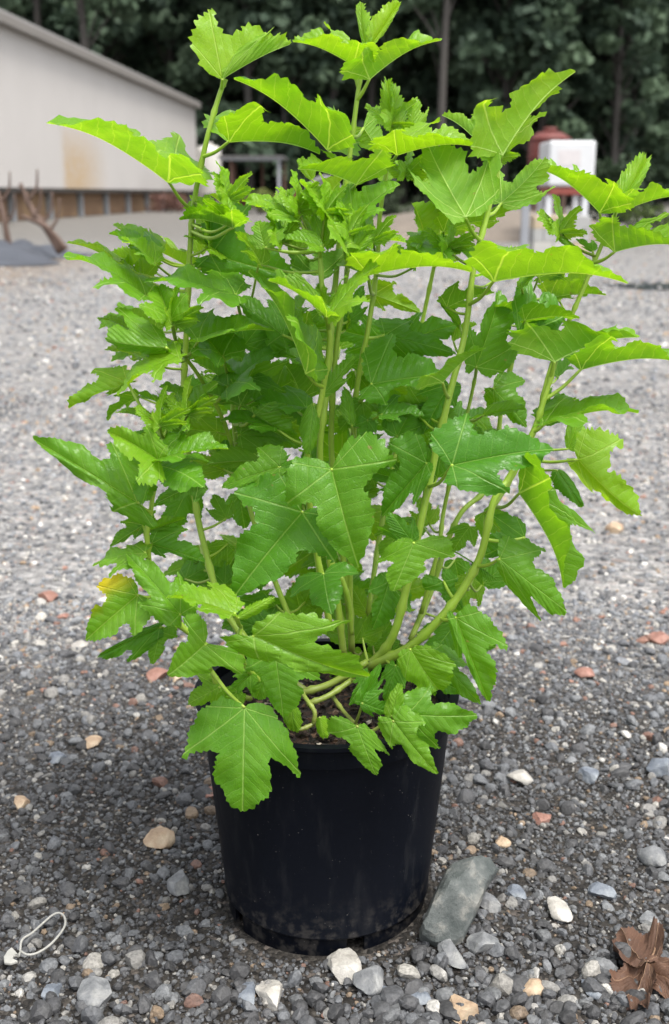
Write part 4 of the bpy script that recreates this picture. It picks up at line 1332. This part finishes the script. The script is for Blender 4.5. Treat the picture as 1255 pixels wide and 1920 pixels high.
def make_tree(H, rc, seed, low):
    rng = np.random.default_rng(seed)
    tv = MB()
    base = [(0,0,-.2), (rng.normal(0,.1), rng.normal(0,.1), H*.35), (rng.normal(0,.35), rng.normal(0,.35), H*.7), (rng.normal(0,.5), 0, H*.95)]
    C = catmull(base, 6); tv.tube(C, np.linspace(.26, .05, len(C)), 9)
    cen = []; rad = []
    for k in range(64):
        z = H * (low + (1 - low) * rng.uniform(0, 1) ** .8)
        prof = rc * (1.15 - .75 * ((z / H - low) / (1 - low))) * rng.uniform(.35, 1.05)
        a = rng.uniform(0, 6.28)
        e = np.array([prof * math.cos(a), prof * math.sin(a), z])
        cen.append(e); rad.append(rng.uniform(.7, 1.35))
        i = min(len(C) - 1, int(len(C) * max(.15, (z / H - .12))))
        tv.tube(catmull([C[i], (C[i] + e) / 2 + np.array([0, 0, .2]), e], 3), [.07, .02], 5)
    V, Fc, col = clumps(cen, rad, 64, .50, rng)
    return mesh_np('trunk', np.array(tv.v), tv.f, M['bark'], True), mesh_np('crown', V, Fc, M['euc'], False, col=col)

protos = [make_tree(19, 2.9, 31, .12), make_tree(21, 3.3, 32, .22), make_tree(17, 2.6, 33, .06), make_tree(22, 2.4, 34, .45)]
trng = np.random.default_rng(9)
TREES = []
for row, (D, n) in enumerate(((66, 15), (74, 16), (82, 17))):
    for i in range(n):
        x = -24 + 48 * (i + .5 + trng.uniform(-.35, .35)) / n * (1)
        x *= D / 72
        TREES.append((x, D + trng.uniform(-2.5, 2.5), int(trng.integers(0, 3)), trng.uniform(0, 6.28), trng.uniform(.85, 1.15)))
TREES = [t for t in TREES if not (t[1] < 70 and t[0] < -6.5)]
for px, D, k in ((170, 63, 3), (78, 64, 3), (826, 62, 3)):
    TREES.append((pt(px, D, 0)[0], D, k, px * .1, 1.0))
special = {170: 'tall bare brown trunk rising above the shed roof', 78: 'dark trunked tall tree above the left end of the shed', 826: 'tall thin trunked tree standing behind the top of the plant'}
for i, (x, y, k, rz, s) in enumerate(TREES):
    lab = 'tall dark green tree in the forest beyond the yard'; grp = 'forest trees beyond the yard'
    sp_ = i - (len(TREES) - 3)
    if sp_ >= 0: lab = list(special.values())[sp_]; grp = None
    e = empty('forest_tree', (x, y, 0), lab, 'tree', grp)
    e.rotation_euler = (0, 0, rz); e.scale = (s, s, s)
    link('trunk', protos[k][0], e); link('crown', protos[k][1], e)

cen = [(trng.uniform(-48, 48), trng.uniform(90, 98), trng.uniform(0, 1) ** .9 * 21) for _ in range(1900)]
V, Fc, col = clumps(cen, trng.uniform(1.2, 2.4, 1900), 40, .85, trng)
o = link('forest', mesh_np('forest', V, Fc, M['euc'], False, col=col))
tag(o, 'dark green wall of forest closing off the view behind the trees', 'forest', kind='stuff')

def shrub(px, D, wpx, hpx, a, b, label, seed, base_y=None):
    rng = np.random.default_rng(seed)
    c = pt(px, D, 0); k = D / F
    w_, h_ = wpx * k, hpx * k
    n = 26
    cen = [(rng.uniform(-.5, .5) * w_, rng.uniform(-.4, .4) * w_ * .6, h_ * rng.uniform(.1, .85)) for _ in range(n)]
    V, Fc, col = clumps(cen, rng.uniform(.16, .3, n) * h_, 34, .09 * h_, rng)
    root = empty('shrub', tuple(c), label, 'shrub')
    link('foliage', mesh_np('foliage', V, Fc, foliage_mat('shrub_leaf', a, b), False, col=col), root)
    tb = MB()
    for q in cen[::3]: tb.tube(catmull([(q[0]*.2, q[1]*.2, -.02), (q[0]*.6, q[1]*.6, q[2]*.5), q], 3), [.02*h_, .008*h_], 5)
    tb.build('branches', M['bark'], root)
shrub(440, 43, 46, 52, (.10,.06,.035), (.28,.16,.09), 'brownish red shrub under the open shelter on its left', 1)
shrub(490, 43, 56, 48, (.07,.10,.025), (.22,.26,.07), 'yellow green shrub in the middle below the open shelter', 2)
shrub(545, 42, 46, 46, (.14,.07,.04), (.32,.17,.10), 'rusty orange shrub right of the shelter posts', 3)
shrub(395, 48, 26, 34, (.05,.07,.03), (.18,.20,.10), 'small green shrub at the foot of the off white tank', 4)
shrub(310, 47, 60, 38, (.12,.06,.05), (.26,.15,.12), 'reddish twiggy shrub against the shed base far right end', 5)
shrub(1225, 20, 90, 60, (.03,.05,.015), (.14,.20,.05), 'low green shrub at the right edge behind the blocks', 6)
shrub(1165, 30, 120, 120, (.012,.022,.012), (.05,.08,.04), 'dark green bush behind the white tank on the right', 7)
shrub(740, 34, 120, 60, (.02,.03,.015), (.07,.10,.05), 'dark low bush in front of the forest behind the plant', 8)
shrub(880, 34, 140, 66, (.015,.025,.014), (.06,.09,.045), 'dark spreading bush left of the red tank', 9)
